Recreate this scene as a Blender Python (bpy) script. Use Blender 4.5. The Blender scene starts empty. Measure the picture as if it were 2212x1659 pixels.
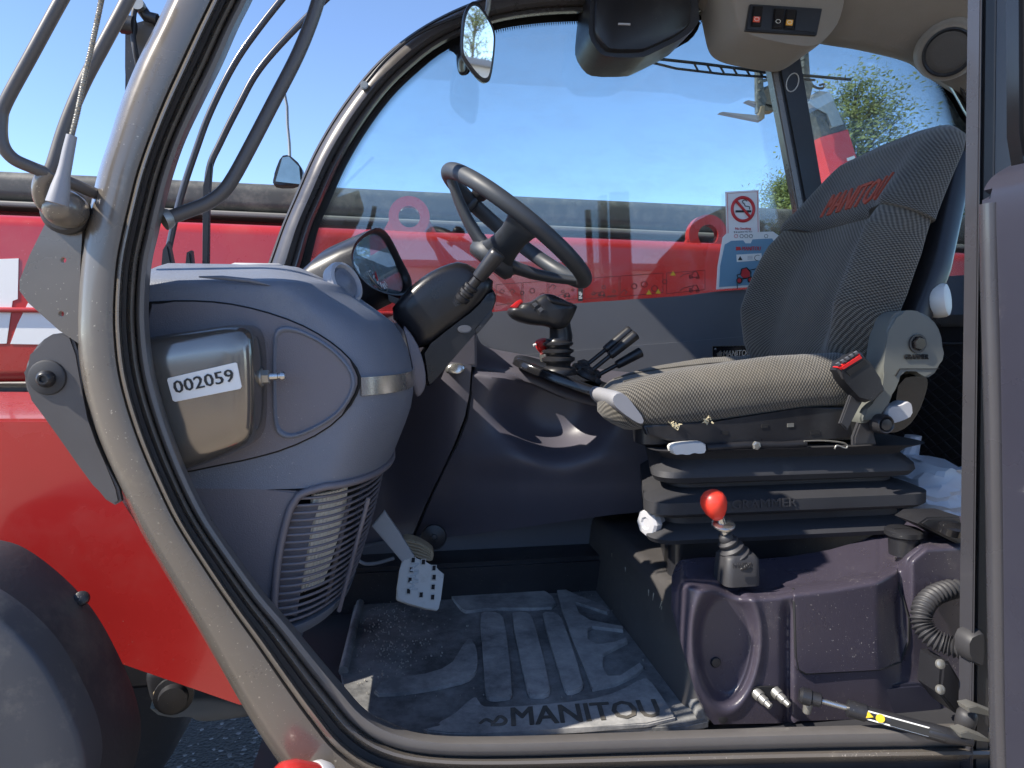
import bpy, bmesh, math, random
from mathutils import Vector, Matrix, Quaternion
R = math.radians
sc = bpy.context.scene
C = sc.collection
random.seed(7)

# ------------------------------------------------------------------ camera, world, sun, exposure
CAMZ = 1.62
CAM = Vector((0, 0, CAMZ))
YAW, PITCH, FPX, W2, H2 = R(9.0), R(4.0), 1500.0, 1106.0, 829.5
FWD = Vector((math.sin(YAW)*math.cos(PITCH), math.cos(YAW)*math.cos(PITCH), -math.sin(PITCH)))
RGT = Vector((math.cos(YAW), -math.sin(YAW), 0))
UPV = RGT.cross(FWD)
cd = bpy.data.cameras.new('camera'); cam = bpy.data.objects.new('camera', cd); C.objects.link(cam)
cam.location = CAM
cam.rotation_euler = Matrix((RGT, UPV, -FWD)).transposed().to_euler()
cd.sensor_width = 36; cd.lens = 36*FPX/(2*W2); cd.clip_start = 0.02; cd.clip_end = 2000
sc.camera = cam

SUN_TO = Vector((-0.70, -0.175, 0.69)).normalized()
wd = bpy.data.worlds.new('World'); sc.world = wd; wd.use_nodes = True
nt = wd.node_tree; nt.nodes.clear()
wo = nt.nodes.new('ShaderNodeOutputWorld'); bg = nt.nodes.new('ShaderNodeBackground')
sky = nt.nodes.new('ShaderNodeTexSky'); sky.sky_type = 'NISHITA'; sky.sun_disc = False
sky.sun_elevation = math.asin(SUN_TO.z); sky.sun_rotation = math.atan2(SUN_TO.x, SUN_TO.y)
sky.air_density = 0.6; sky.dust_density = 0.0; sky.ozone_density = 2.5
bg.inputs[1].default_value = 0.15
nt.links.new(sky.outputs[0], bg.inputs[0]); nt.links.new(bg.outputs[0], wo.inputs[0])
sd = bpy.data.lights.new('sun', 'SUN'); sd.energy = 3.8; sd.angle = R(0.5); sd.color = (1, 0.93, 0.82)
sun = bpy.data.objects.new('sun', sd); C.objects.link(sun); sun.location = (-3, -3, 6)
sun.rotation_euler = SUN_TO.to_track_quat('Z', 'Y').to_euler()
vs = sc.view_settings
vs.view_transform = 'Standard'; vs.look = 'None'; vs.exposure = 1.25; vs.gamma = 1; vs.use_curve_mapping = False
sc.cycles.transparent_max_bounces = 24
sc.cycles.max_bounces = 10

# ------------------------------------------------------------------ helpers
def ray(px, py): return FWD + RGT*((px-W2)/FPX) + UPV*((H2-py)/FPX)
def U(px, py, Y): d = ray(px, py); return CAM + d*(Y/d.y)
def UX(px, py, X): d = ray(px, py); return CAM + d*(X/d.x)
def UZ(px, py, Z): d = ray(px, py); return CAM + d*((Z-CAMZ)/d.z)
def RP(px, py, p, n): d = ray(px, py); return CAM + d*((p-CAM).dot(n)/d.dot(n))
def mpp(px, py, Y): return (U(px, py, Y)-CAM).dot(FWD)/FPX     # metres per pixel there

def proj(p):
    d = Vector(p)-CAM; w = d.dot(FWD); return W2+FPX*d.dot(RGT)/w, H2-FPX*d.dot(UPV)/w
def interp(tab, x):
    if x <= tab[0][0]: return tab[0][1]
    for (a, b), (c, d) in zip(tab, tab[1:]):
        if x <= c: return b+(d-b)*(x-a)/(c-a)
    return tab[-1][1]
def catmull(pts, n=8, closed=False):
    P = [Vector(p) for p in pts]; out = []; N = len(P)
    rng = range(N) if closed else range(N-1)
    g = (lambda i: P[i % N]) if closed else (lambda i: P[max(0, min(N-1, i))])
    for i in rng:
        a, b, c, d = g(i-1), g(i), g(i+1), g(i+2)
        for k in range(n):
            t = k/n
            out.append(0.5*((2*b)+(c-a)*t+(2*a-5*b+4*c-d)*t*t+(3*b-a-3*c+d)*t*t*t))
    if not closed: out.append(P[-1].copy())
    return out
def chaikin(pts, it=2):
    P = [Vector(p) for p in pts]
    for _ in range(it):
        Q = []
        for i in range(len(P)):
            a, b = P[i], P[(i+1) % len(P)]
            Q += [a*0.75+b*0.25, a*0.25+b*0.75]
        P = Q
    return P

MATS = {}
def rootloc(parent):
    v = Vector((0, 0, 0))
    while parent is not None:
        v += Vector(parent.location); parent = parent.parent
    return v
def tag(o, label, cat, group=None, kind=None):
    o['label'] = label
    if cat: o['category'] = cat
    if group: o['group'] = group
    if kind: o['kind'] = kind
    return o
def thing(name, loc, label, cat, group=None):
    o = bpy.data.objects.new(name, None); o.empty_display_size = 0.05; C.objects.link(o); o.location = loc
    return tag(o, label, cat, group)
def finish(me, mat, ang=38):
    me.validate(); me.update()
    for p in me.polygons: p.use_smooth = True
    try: me.set_sharp_from_angle(angle=R(ang))
    except Exception: pass
    if mat is not None: me.materials.append(mat)
def link(name, me, parent=None):
    o = bpy.data.objects.new(name, me); C.objects.link(o)
    if parent is not None: o.parent = parent
    return o
def mesh(name, verts, faces, mat, parent=None, ang=38, uv=None):
    off = rootloc(parent)
    me = bpy.data.meshes.new(name)
    me.from_pydata([tuple(Vector(v)-off) for v in verts], [], faces)
    if uv:
        l = me.uv_layers.new(name='UVMap')
        for lp in me.loops: l.data[lp.index].uv = uv[lp.vertex_index]
    finish(me, mat, ang)
    return link(name, me, parent)
def frombm(name, bm, mat, parent=None, ang=38):
    off = rootloc(parent)
    bmesh.ops.recalc_face_normals(bm, faces=bm.faces[:])
    for v in bm.verts: v.co -= off
    me = bpy.data.meshes.new(name); bm.to_mesh(me); bm.free()
    finish(me, mat, ang)
    return link(name, me, parent)

class MB:
    "collects several shapes of ONE part"
    def __init__(s): s.v = []; s.f = []
    def add(s, v, f):
        n = len(s.v); s.v += [Vector(a) for a in v]; s.f += [tuple(i+n for i in q) for q in f]; return s
    def box(s, c, h, rot=None):
        c = Vector(c); P = []
        for x in (-1, 1):
            for y in (-1, 1):
                for z in (-1, 1):
                    q = Vector((x*h[0], y*h[1], z*h[2]))
                    P.append(c+(rot @ q if rot else q))
        return s.add(P, [(0, 1, 3, 2), (4, 6, 7, 5), (0, 4, 5, 1), (2, 3, 7, 6), (0, 2, 6, 4), (1, 5, 7, 3)])
    def tube(s, pts, r, seg=10, closed=False, caps=True):
        v, f = tubegeo(pts, r, seg, closed, caps); return s.add(v, f)
    def lathe(s, o, ax, prof, seg=20):
        v, f = lathegeo(o, ax, prof, seg); return s.add(v, f)
    def prism(s, pts, dvec):
        n = len(pts); P = [Vector(p) for p in pts]; d = Vector(dvec)
        return s.add(P+[p+d for p in P], [tuple(range(n)), tuple(range(2*n-1, n-1, -1))]+[(i, i+n, (i+1) % n+n, (i+1) % n) for i in range(n)])
    def build(s, name, mat, parent=None, bevel=0, seg=2, ang=38):
        off = rootloc(parent)
        bm = bmesh.new(); vs_ = [bm.verts.new(v-off) for v in s.v]
        for q in s.f:
            try: bm.faces.new([vs_[i] for i in q])
            except ValueError: pass
        bmesh.ops.recalc_face_normals(bm, faces=bm.faces[:])
        if bevel:
            ed = [e for e in bm.edges if len(e.link_faces) == 2 and e.calc_face_angle(0) > R(50)]
            bmesh.ops.bevel(bm, geom=ed, offset=bevel, segments=seg, affect='EDGES', clamp_overlap=True)
        me = bpy.data.meshes.new(name); bm.to_mesh(me); bm.free(); finish(me, mat, ang)
        return link(name, me, parent)

def tubegeo(pts, r, seg=10, closed=False, caps=True):
    P = [Vector(p) for p in pts]; n = len(P)
    rr = r if isinstance(r, (list, tuple)) else [r]*n
    T = []
    for i in range(n):
        a = P[(i-1) % n] if (closed or i > 0) else P[i]; b = P[(i+1) % n] if (closed or i < n-1) else P[i]
        T.append((b-a).normalized())
    nrm = T[0].orthogonal().normalized(); v = []; f = []
    for i in range(n):
        if i: 
            q = T[i-1].rotation_difference(T[i]); nrm = (q @ nrm); nrm = (nrm-T[i]*nrm.dot(T[i])).normalized()
        bn = T[i].cross(nrm)
        for k in range(seg):
            a = 2*math.pi*k/seg
            v.append(P[i]+(nrm*math.cos(a)+bn*math.sin(a))*rr[i])
    m = n if closed else n-1
    for i in range(m):
        for k in range(seg):
            j = (i+1) % n
            f.append((i*seg+k, i*seg+(k+1) % seg, j*seg+(k+1) % seg, j*seg+k))
    if caps and not closed:
        f.append(tuple(range(seg-1, -1, -1))); f.append(tuple((n-1)*seg+k for k in range(seg)))
    return v, f
def lathegeo(o, ax, prof, seg=20):
    o = Vector(o); ax = Vector(ax).normalized(); a = ax.orthogonal().normalized(); b = ax.cross(a); v = []; f = []
    for (h, r) in prof:
        for k in range(seg):
            t = 2*math.pi*k/seg
            v.append(o+ax*h+(a*math.cos(t)+b*math.sin(t))*max(r, 1e-4))
    for i in range(len(prof)-1):
        for k in range(seg): f.append((i*seg+k, i*seg+(k+1) % seg, (i+1)*seg+(k+1) % seg, (i+1)*seg+k))
    f.append(tuple(range(seg-1, -1, -1))); f.append(tuple((len(prof)-1)*seg+k for k in range(seg)))
    return v, f
def tube(name, pts, r, mat, parent=None, seg=12, closed=False, ang=60):
    return MB().tube(pts, r, seg, closed).build(name, mat, parent, ang=ang)
def lathe(name, o, ax, prof, mat, parent=None, seg=24, ang=38):
    return MB().lathe(o, ax, prof, seg).build(name, mat, parent, ang=ang)
def bm_prism(P, dvec, bevel=0, seg=2, both=True):
    bm = bmesh.new(); n = len(P); d = Vector(dvec)
    a = [bm.verts.new(p) for p in P]; b = [bm.verts.new(Vector(p)+d) for p in P]
    bm.faces.new(a); bm.faces.new(b[::-1])
    for i in range(n): bm.faces.new((a[i], b[i], b[(i+1) % n], a[(i+1) % n]))
    if bevel:
        A, B = set(a), set(b)
        ed = [e for e in bm.edges if (e.verts[0] in A and e.verts[1] in A) or (both and e.verts[0] in B and e.verts[1] in B)]
        bmesh.ops.bevel(bm, geom=ed, offset=bevel, segments=seg, affect='EDGES', clamp_overlap=True)
    return bm
def prism(name, px, Y, th, mat, parent=None, bevel=0.002, ch=0, seg=2, ang=38):
    "outline given where it is seen on the plane y=Y, given a real thickness th away from the viewer"
    P = [U(x, y, Y) for x, y in px]
    if ch: P = chaikin(P, ch)
    return frombm(name, bm_prism(P, (0, th, 0), bevel, seg), mat, parent, ang)
def loft(name, rings, mat, parent=None, caps=True, ang=50, uv=True):
    n = len(rings[0]); v = []; f = []; U_ = []
    vv = 0
    for i, r in enumerate(rings):
        if i: vv += max((Vector(r[k])-Vector(rings[i-1][k])).length for k in range(0, n, max(1, n//8)))
        uu = 0
        for k in range(n):
            if k: uu += (Vector(r[k])-Vector(r[k-1])).length
            v.append(Vector(r[k])); U_.append((uu, vv))
    for i in range(len(rings)-1):
        for k in range(n): f.append((i*n+k, i*n+(k+1) % n, (i+1)*n+(k+1) % n, (i+1)*n+k))
    if caps: f.append(tuple(range(n-1, -1, -1))); f.append(tuple((len(rings)-1)*n+k for k in range(n)))
    off = rootloc(parent)
    me = bpy.data.meshes.new(name); me.from_pydata([tuple(a-off) for a in v], [], f)
    l = me.uv_layers.new(name='UVMap')
    for lp in me.loops: l.data[lp.index].uv = U_[lp.vertex_index]
    bm = bmesh.new(); bm.from_mesh(me); bmesh.ops.recalc_face_normals(bm, faces=bm.faces[:]); bm.to_mesh(me); bm.free()
    finish(me, mat, ang)
    return link(name, me, parent)
def dome(name, px, Y, levels, mat, parent=None, ch=2, ang=60):
    "outline on plane y=Y then rings at other depths scaled about the middle"
    P = [U(x, y, Y) for x, y in px]
    if ch: P = chaikin(P, ch)
    c = sum(P, Vector())/len(P)
    rings = []
    for (yy, s) in levels: rings.append([Vector((c.x+(p.x-c.x)*s, yy, c.z+(p.z-c.z)*s)) for p in P])
    return loft(name, rings, mat, parent, ang=ang)
def field(name, px0, px1, py0, py1, nx, ny, fn, mat, parent=None, th=0.006, keep=None, ang=60):
    "moulded panel: grid over a region, depth from fn(px,py); solid thickness"
    v = []; f = []; idx = {}; 
    for j in range(ny+1):
        for i in range(nx+1):
            x = px0+(px1-px0)*i/nx; y = py0+(py1-py0)*j/ny
            idx[i, j] = len(v); v.append(U(x, y, fn(x, y)))
    for j in range(ny):
        for i in range(nx):
            x = px0+(px1-px0)*(i+.5)/nx; y = py0+(py1-py0)*(j+.5)/ny
            if keep is None or keep(x, y): f.append((idx[i, j], idx[i+1, j], idx[i+1, j+1], idx[i, j+1]))
    n = len(v); v2 = v+[a+Vector((0, th, 0)) for a in v]
    edges = {}
    for q in f:
        for a, b in zip(q, q[1:]+q[:1]): edges[a, b] = 1
    ff = list(f)+[tuple(i+n for i in reversed(q)) for q in f]
    for (a, b) in edges:
        if (b, a) not in edges: ff.append((b, a, a+n, b+n))
    used = sorted({i for q in ff for i in q}); mp = {a: k for k, a in enumerate(used)}
    return mesh(name, [v2[i] for i in used], [tuple(mp[i] for i in q) for q in ff], mat, parent, ang)
def field2(name, lf, rf, tf, bf, nx, ny, fn, mat, parent=None, th=0.006, ang=60):
    "moulded panel between smooth left/right (of y) and top/bottom (of x) boundaries"
    v = []; f = []
    for j in range(ny+1):
        for i in range(nx+1):
            u, t = i/nx, j/ny
            x = (1-u)*lf(1000)+u*rf(1000)
            for _ in range(4):
                y = tf(x)+(bf(x)-tf(x))*t; x = lf(y)*(1-u)+rf(y)*u
            v.append(U(x, y, fn(x, y)))
    n1 = nx+1
    for j in range(ny):
        for i in range(nx): f.append((j*n1+i, j*n1+i+1, (j+1)*n1+i+1, (j+1)*n1+i))
    N = len(v); bd = [i for i in range(nx)]+[nx+n1*j for j in range(ny)]+[ny*n1+nx-i for i in range(nx)]+[n1*(ny-j) for j in range(ny)]
    V = v+[a+Vector((0, th, 0)) for a in v]
    F = f+[tuple(i+N for i in reversed(q)) for q in f]+[(bd[(k+1) % len(bd)], bd[k], bd[k]+N, bd[(k+1) % len(bd)]+N) for k in range(len(bd))]
    return mesh(name, V, F, mat, parent, ang)
def inpoly(x, y, P):
    r = False
    for (x0, y0), (x1, y1) in zip(P, P[1:]+P[:1]):
        if (y0 > y) != (y1 > y) and x < (x1-x0)*(y-y0)/(y1-y0)+x0: r = not r
    return r
def text(name, s, o, xd, yd, h, mat, parent=None, ext=0.0006, bold=0.0, shear=0.0, width=None, spacing=1.0, align='LEFT'):
    cu = bpy.data.curves.new(name, 'FONT'); cu.body = s; cu.size = 1; cu.shear = shear; cu.resolution_u = 2
    cu.space_character = spacing; cu.align_x = align
    ob = bpy.data.objects.new(name, cu); C.objects.link(ob)
    dg = bpy.context.evaluated_depsgraph_get(); me = bpy.data.meshes.new_from_object(ob.evaluated_get(dg))
    C.objects.unlink(ob); bpy.data.objects.remove(ob)
    xs = [v.co.x for v in me.vertices]; ys = [v.co.y for v in me.vertices]
    sy = h/(max(ys)-min(0, min(ys))); sx = width/(max(xs)-min(xs)) if width else sy
    x0 = min(xs) if align == 'LEFT' else 0
    xd = Vector(xd).normalized(); yd = Vector(yd); yd = (yd-xd*yd.dot(xd)).normalized(); n = xd.cross(yd)
    F0 = [tuple(p.vertices) for p in me.polygons]; V = []; F = []
    for ci, sh in enumerate((0, -bold, bold) if bold else (0,)):      # heavier strokes: sidestepped copies, each a hair higher
        k0 = len(V)
        V += [Vector(o)+xd*((v.co.x-x0+sh)*sx)+yd*(v.co.y*sy)+n*(ext+ci*.00015) for v in me.vertices]
        F += [tuple(i+k0 for i in q) for q in F0]
    bpy.data.meshes.remove(me)
    N = len(V); back = [v-n*(ext+0.0004) for v in V]
    ed = {}
    for q in F:
        for a, b in zip(q, q[1:]+q[:1]): ed[a, b] = 1
    FF = F+[tuple(i+N for i in reversed(q)) for q in F]+[(b, a, a+N, b+N) for (a, b) in ed if (b, a) not in ed]
    return mesh(name, V+back, FF, mat, parent, 30)
def rrect(x0, x1, y0, y1, r, z, n=6):
    out = []
    for cx, cy, a0 in ((x1-r, y1-r, 0), (x0+r, y1-r, 90), (x0+r, y0+r, 180), (x1-r, y0+r, 270)):
        for k in range(n+1):
            a = R(a0+90*k/n); out.append(Vector((cx+r*math.cos(a), cy+r*math.sin(a), z)))
    return out

# ------------------------------------------------------------------ materials
def pm(name, col, rough=0.45, metal=0.0, var=0.0, vscale=8.0, bump=0.0, bscale=300.0, rvar=0.0, coat=0.0, dust=None, dscale=6.0, dlo=0.5, dhi=0.75, spec=0.5, sheen=0, speck=None, sscale=90.0, slo=.70):
    m = bpy.data.materials.new(name); m.use_nodes = True; n = m.node_tree.nodes; L = m.node_tree.links
    b = n['Principled BSDF']; b.inputs['Base Color'].default_value = (*col, 1); b.inputs['Roughness'].default_value = rough
    b.inputs['Metallic'].default_value = metal; b.inputs['Specular IOR Level'].default_value = spec
    b.inputs['Coat Weight'].default_value = coat; b.inputs['Coat Roughness'].default_value = 0.08
    if sheen: b.inputs['Sheen Weight'].default_value = sheen
    tc = n.new('ShaderNodeTexCoord'); src = tc.outputs['Object']
    cur = None
    if var or rvar:
        t = n.new('ShaderNodeTexNoise'); t.inputs['Scale'].default_value = vscale; t.inputs['Detail'].default_value = 6; t.inputs['Roughness'].default_value = .65
        L.new(src, t.inputs['Vector'])
        if var:
            mx = n.new('ShaderNodeMix'); mx.data_type = 'RGBA'; mx.inputs[6].default_value = (*[c*(1-var) for c in col], 1); mx.inputs[7].default_value = (*[min(1, c*(1+var)) for c in col], 1)
            L.new(t.outputs['Fac'], mx.inputs[0]); cur = mx.outputs[2]
        if rvar:
            mr = n.new('ShaderNodeMapRange'); mr.inputs[1].default_value = .3; mr.inputs[2].default_value = .7; mr.inputs[3].default_value = max(0.02, rough-rvar); mr.inputs[4].default_value = min(1, rough+rvar)
            L.new(t.outputs['Fac'], mr.inputs[0]); L.new(mr.outputs[0], b.inputs['Roughness'])
    if dust:
        t2 = n.new('ShaderNodeTexNoise'); t2.inputs['Scale'].default_value = dscale; t2.inputs['Detail'].default_value = 10; t2.inputs['Roughness'].default_value = .72
        L.new(src, t2.inputs['Vector'])
        m2 = n.new('ShaderNodeMapRange'); m2.inputs[1].default_value = dlo; m2.inputs[2].default_value = dhi; L.new(t2.outputs['Fac'], m2.inputs[0])
        mx = n.new('ShaderNodeMix'); mx.data_type = 'RGBA'; mx.inputs[7].default_value = (*dust, 1)
        if cur: L.new(cur, mx.inputs[6])
        else: mx.inputs[6].default_value = (*col, 1)
        L.new(m2.outputs[0], mx.inputs[0]); cur = mx.outputs[2]
    if speck:
        t4 = n.new('ShaderNodeTexNoise'); t4.inputs['Scale'].default_value = sscale; t4.inputs['Detail'].default_value = 2; L.new(src, t4.inputs['Vector'])
        t5 = n.new('ShaderNodeTexNoise'); t5.inputs['Scale'].default_value = 4.5; t5.inputs['Detail'].default_value = 4; L.new(src, t5.inputs['Vector'])
        ad = n.new('ShaderNodeMath'); ad.operation = 'MULTIPLY_ADD'; ad.inputs[1].default_value = .35; L.new(t5.outputs['Fac'], ad.inputs[0]); L.new(t4.outputs['Fac'], ad.inputs[2])
        m4 = n.new('ShaderNodeMapRange'); m4.inputs[1].default_value = slo+.175; m4.inputs[2].default_value = slo+.215; L.new(ad.outputs[0], m4.inputs[0])
        mx = n.new('ShaderNodeMix'); mx.data_type = 'RGBA'; mx.inputs[7].default_value = (*speck, 1)
        if cur: L.new(cur, mx.inputs[6])
        else: mx.inputs[6].default_value = (*col, 1)
        L.new(m4.outputs[0], mx.inputs[0]); cur = mx.outputs[2]
    if cur: L.new(cur, b.inputs['Base Color'])
    if bump:
        t3 = n.new('ShaderNodeTexNoise'); t3.inputs['Scale'].default_value = bscale; t3.inputs['Detail'].default_value = 3; L.new(src, t3.inputs['Vector'])
        bp = n.new('ShaderNodeBump'); bp.inputs['Strength'].default_value = bump; bp.inputs['Distance'].default_value = 0.002
        L.new(t3.outputs['Fac'], bp.inputs['Height']); L.new(bp.outputs[0], b.inputs['Normal'])
    MATS[name] = m; return m
def fabric(name, dark, light, pitch):
    m = bpy.data.materials.new(name); m.use_nodes = True; n = m.node_tree.nodes; L = m.node_tree.links; b = n['Principled BSDF']
    b.inputs['Roughness'].default_value = .9; b.inputs['Sheen Weight'].default_value = .25; b.inputs['Specular IOR Level'].default_value = .2
    uv = n.new('ShaderNodeTexCoord'); sep = n.new('ShaderNodeSeparateXYZ'); L.new(uv.outputs['UV'], sep.inputs[0])
    def wave(out, p):
        a = n.new('ShaderNodeMath'); a.operation = 'MULTIPLY'; a.inputs[1].default_value = 2*math.pi/p; L.new(out, a.inputs[0])
        s_ = n.new('ShaderNodeMath'); s_.operation = 'SINE'; L.new(a.outputs[0], s_.inputs[0]); return s_
    s1 = wave(sep.outputs[0], pitch*1.6); s2 = wave(sep.outputs[1], pitch)
    mu = n.new('ShaderNodeMath'); mu.operation = 'MULTIPLY'; L.new(s1.outputs[0], mu.inputs[0]); L.new(s2.outputs[0], mu.inputs[1])
    no = n.new('ShaderNodeTexNoise'); no.inputs['Scale'].default_value = 9; no.inputs['Detail'].default_value = 8; L.new(uv.outputs['Object'], no.inputs['Vector'])
    ad = n.new('ShaderNodeMath'); ad.operation = 'MULTIPLY_ADD'; ad.inputs[1].default_value = .8; ad.inputs[2].default_value = -.4; L.new(no.outputs['Fac'], ad.inputs[0])
    a2 = n.new('ShaderNodeMath'); a2.operation = 'ADD'; L.new(mu.outputs[0], a2.inputs[0]); L.new(ad.outputs[0], a2.inputs[1])
    mr = n.new('ShaderNodeMapRange'); mr.inputs[1].default_value = -.5; mr.inputs[2].default_value = .8; L.new(a2.outputs[0], mr.inputs[0])
    mx = n.new('ShaderNodeMix'); mx.data_type = 'RGBA'; mx.inputs[6].default_value = (*dark, 1); mx.inputs[7].default_value = (*light, 1)
    L.new(mr.outputs[0], mx.inputs[0])
    st = n.new('ShaderNodeTexNoise'); st.inputs['Scale'].default_value = 5; st.inputs['Detail'].default_value = 9; st.inputs['Roughness'].default_value = .7; L.new(uv.outputs['Object'], st.inputs['Vector'])
    sr_ = n.new('ShaderNodeMapRange'); sr_.inputs[1].default_value = .45; sr_.inputs[2].default_value = .75; sr_.inputs[4].default_value = .4; L.new(st.outputs['Fac'], sr_.inputs[0])
    m3 = n.new('ShaderNodeMix'); m3.data_type = 'RGBA'; m3.inputs[7].default_value = (.15, .125, .09, 1); L.new(sr_.outputs[0], m3.inputs[0]); L.new(mx.outputs[2], m3.inputs[6]); L.new(m3.outputs[2], b.inputs['Base Color'])
    bp = n.new('ShaderNodeBump'); bp.inputs['Strength'].default_value = .6; bp.inputs['Distance'].default_value = .0015
    L.new(mr.outputs[0], bp.inputs['Height']); L.new(bp.outputs[0], b.inputs['Normal'])
    MATS[name] = m; return m
def glass(name, tint, refl=0.05, dirt_haze=0.03, streak=0):
    m = bpy.data.materials.new(name); m.use_nodes = True; n = m.node_tree.nodes; L = m.node_tree.links; n.clear()
    o = n.new('ShaderNodeOutputMaterial'); tr = n.new('ShaderNodeBsdfTransparent'); tr.inputs[0].default_value = (*tint, 1)
    gl = n.new('ShaderNodeBsdfGlossy'); gl.inputs['Roughness'].default_value = .015
    fr = n.new('ShaderNodeFresnel'); fr.inputs[0].default_value = 1.45
    ml = n.new('ShaderNodeMath'); ml.operation = 'MULTIPLY'; ml.inputs[1].default_value = refl/0.034; L.new(fr.outputs[0], ml.inputs[0])
    m1 = n.new('ShaderNodeMixShader'); L.new(ml.outputs[0], m1.inputs[0]); L.new(tr.outputs[0], m1.inputs[1]); L.new(gl.outputs[0], m1.inputs[2])
    di = n.new('ShaderNodeBsdfDiffuse'); di.inputs[0].default_value = (.6, .58, .52, 1)
    tc = n.new('ShaderNodeTexCoord'); no = n.new('ShaderNodeTexNoise'); no.inputs['Scale'].default_value = 7; no.inputs['Detail'].default_value = 9; no.inputs['Roughness'].default_value = .75
    mp = n.new('ShaderNodeMapping'); mp.inputs['Scale'].default_value = (1, 1, 2.2); L.new(tc.outputs['Object'], mp.inputs[0]); L.new(mp.outputs[0], no.inputs['Vector'])
    mr = n.new('ShaderNodeMapRange'); mr.inputs[1].default_value = .45; mr.inputs[2].default_value = .8; mr.inputs[3].default_value = dirt_haze*.3; mr.inputs[4].default_value = dirt_haze*2.5; L.new(no.outputs['Fac'], mr.inputs[0])
    fac = mr.outputs[0]
    if streak:
        wv = n.new('ShaderNodeTexWave'); wv.wave_type = 'RINGS'; wv.inputs['Scale'].default_value = 2.2; wv.inputs['Distortion'].default_value = 3.5; wv.inputs['Detail'].default_value = 5; L.new(tc.outputs['Object'], wv.inputs['Vector'])  # curved smear bands that also stand in for reflections on the glass
        w2 = n.new('ShaderNodeMapRange'); w2.inputs[1].default_value = .72; w2.inputs[2].default_value = 1.0; w2.inputs[4].default_value = streak; L.new(wv.outputs['Fac'], w2.inputs[0])
        w3 = n.new('ShaderNodeMath'); w3.operation = 'MULTIPLY_ADD'; L.new(w2.outputs[0], w3.inputs[0]); L.new(no.outputs['Fac'], w3.inputs[1]); L.new(mr.outputs[0], w3.inputs[2]); fac = w3.outputs[0]
    m2 = n.new('ShaderNodeMixShader'); L.new(fac, m2.inputs[0]); L.new(m1.outputs[0], m2.inputs[1]); L.new(di.outputs[0], m2.inputs[2])
    L.new(m2.outputs[0], o.inputs[0]); MATS[name] = m; return m

paint = pm('cab_paint', (.165, .145, .125), .28, .3, var=.14, vscale=5, rvar=.1, coat=.4, speck=(.4, .36, .3), sscale=300, slo=.71, dust=(.3, .26, .2), dscale=11, dlo=.6, dhi=.85)
paint_d = pm('cab_paint_dark', (.09, .084, .084), .4, .1, var=.2, vscale=6, rvar=.1, dust=(.14, .12, .1), dscale=9, dlo=.62, dhi=.9)
paint_p = pm('shaded_pillar_paint', (.055, .054, .062), .28, .2, var=.15, vscale=4, rvar=.08, coat=.5)  # cab paint darkened to put the rear pillar's shade into the colour
steel_in = pm('arch_steel', (.075, .068, .066), .3, .2, var=.2, rvar=.08, coat=.4)
rubber = pm('seal_rubber', (.035, .034, .037), .55, var=.3, dust=(.1, .09, .08), dlo=.6, dhi=.9, dscale=20)
sealgrey = pm('seal_grey', (.12, .112, .108), .36, var=.25, rvar=.1, dust=(.2, .17, .14), dlo=.58, dhi=.9, dscale=16)
rubber_f = pm('mudguard_rubber', (.035, .035, .042), .6, var=.3, vscale=5, dust=(.14, .125, .11), dscale=5, dlo=.5, dhi=.85, bump=.2, bscale=120)
dashp = pm('dash_plastic', (.165, .18, .22), .46, var=.1, bump=.45, bscale=650, rvar=.1, dust=(.27, .265, .26), dscale=7, dlo=.56, dhi=.95, speck=(.42, .4, .38), sscale=420, slo=.73)
dashside = pm('dash_side_plastic', (.165, .15, .165), .4, var=.1, vscale=5, rvar=.1, bump=.3, bscale=700, speck=(.4, .38, .35), sscale=420, slo=.73, dust=(.2, .18, .16), dlo=.62, dhi=.95)
purple = pm('console_plastic', (.050, .043, .060), .32, var=.1, rvar=.1, bump=.2, bscale=900, dust=(.17, .15, .14), dscale=9, dlo=.56, dhi=.95, speck=(.36, .33, .3), sscale=380, slo=.71)
fartrim = pm('far_console_plastic', (.082, .077, .096), .4, var=.1, bump=.15, bscale=1000, rvar=.05, dust=(.15, .14, .13), dscale=9, dlo=.66, dhi=.95)
black = pm('black_plastic', (.018, .018, .021), .36, var=.2, rvar=.1, dust=(.06, .056, .052), dscale=12, dlo=.55, dhi=.95, speck=(.2, .19, .18), sscale=450, slo=.74)
blackm = pm('black_matt', (.03, .03, .034), .6, var=.25, vscale=15, dust=(.09, .085, .08), dscale=18, dlo=.6, dhi=.95)
void = pm('dark_void', (.008, .008, .009), .8)
gloss_black = pm('gloss_black', (.012, .012, .014), .15, rvar=.05)
wheelp = pm('wheel_polyurethane', (.035, .04, .048), .5, var=.2, rvar=.1)
greyp = pm('panel_grey', (.105, .11, .125), .5, var=.1, vscale=4, rvar=.06, bump=.1, bscale=900, dust=(.15, .14, .13), dlo=.66, dhi=.95)
smoke = pm('smoked_cover', (.25, .225, .20), .16, .8, var=.06, rvar=.03, dust=(.2, .17, .14), dscale=5, dlo=.64, dhi=.95)
silver = pm('silver_trim', (.62, .61, .58), .25, .9, rvar=.08)
steelm = pm('bright_steel', (.55, .54, .52), .25, .95, rvar=.1)
zinc = pm('dull_steel', (.36, .35, .32), .4, .7, var=.2, rvar=.1)
white = pm('white_plastic', (.62, .61, .58), .45, var=.08, dust=(.4, .36, .3), dlo=.62, dhi=.9)
greyl = pm('light_grey_plastic', (.42, .42, .44), .45, var=.08)
greyp2 = pm('mid_grey_plastic', (.27, .27, .29), .45, var=.1)
paper = pm('white_paper', (.78, .77, .74), .5)
redp = pm('red_paint', (.42, .022, .02), .26, var=.16, vscale=3, rvar=.12, coat=.5, speck=(.55, .42, .36), sscale=300, slo=.76, dust=(.40, .06, .05), dscale=6, dlo=.5, dhi=.95)
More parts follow.
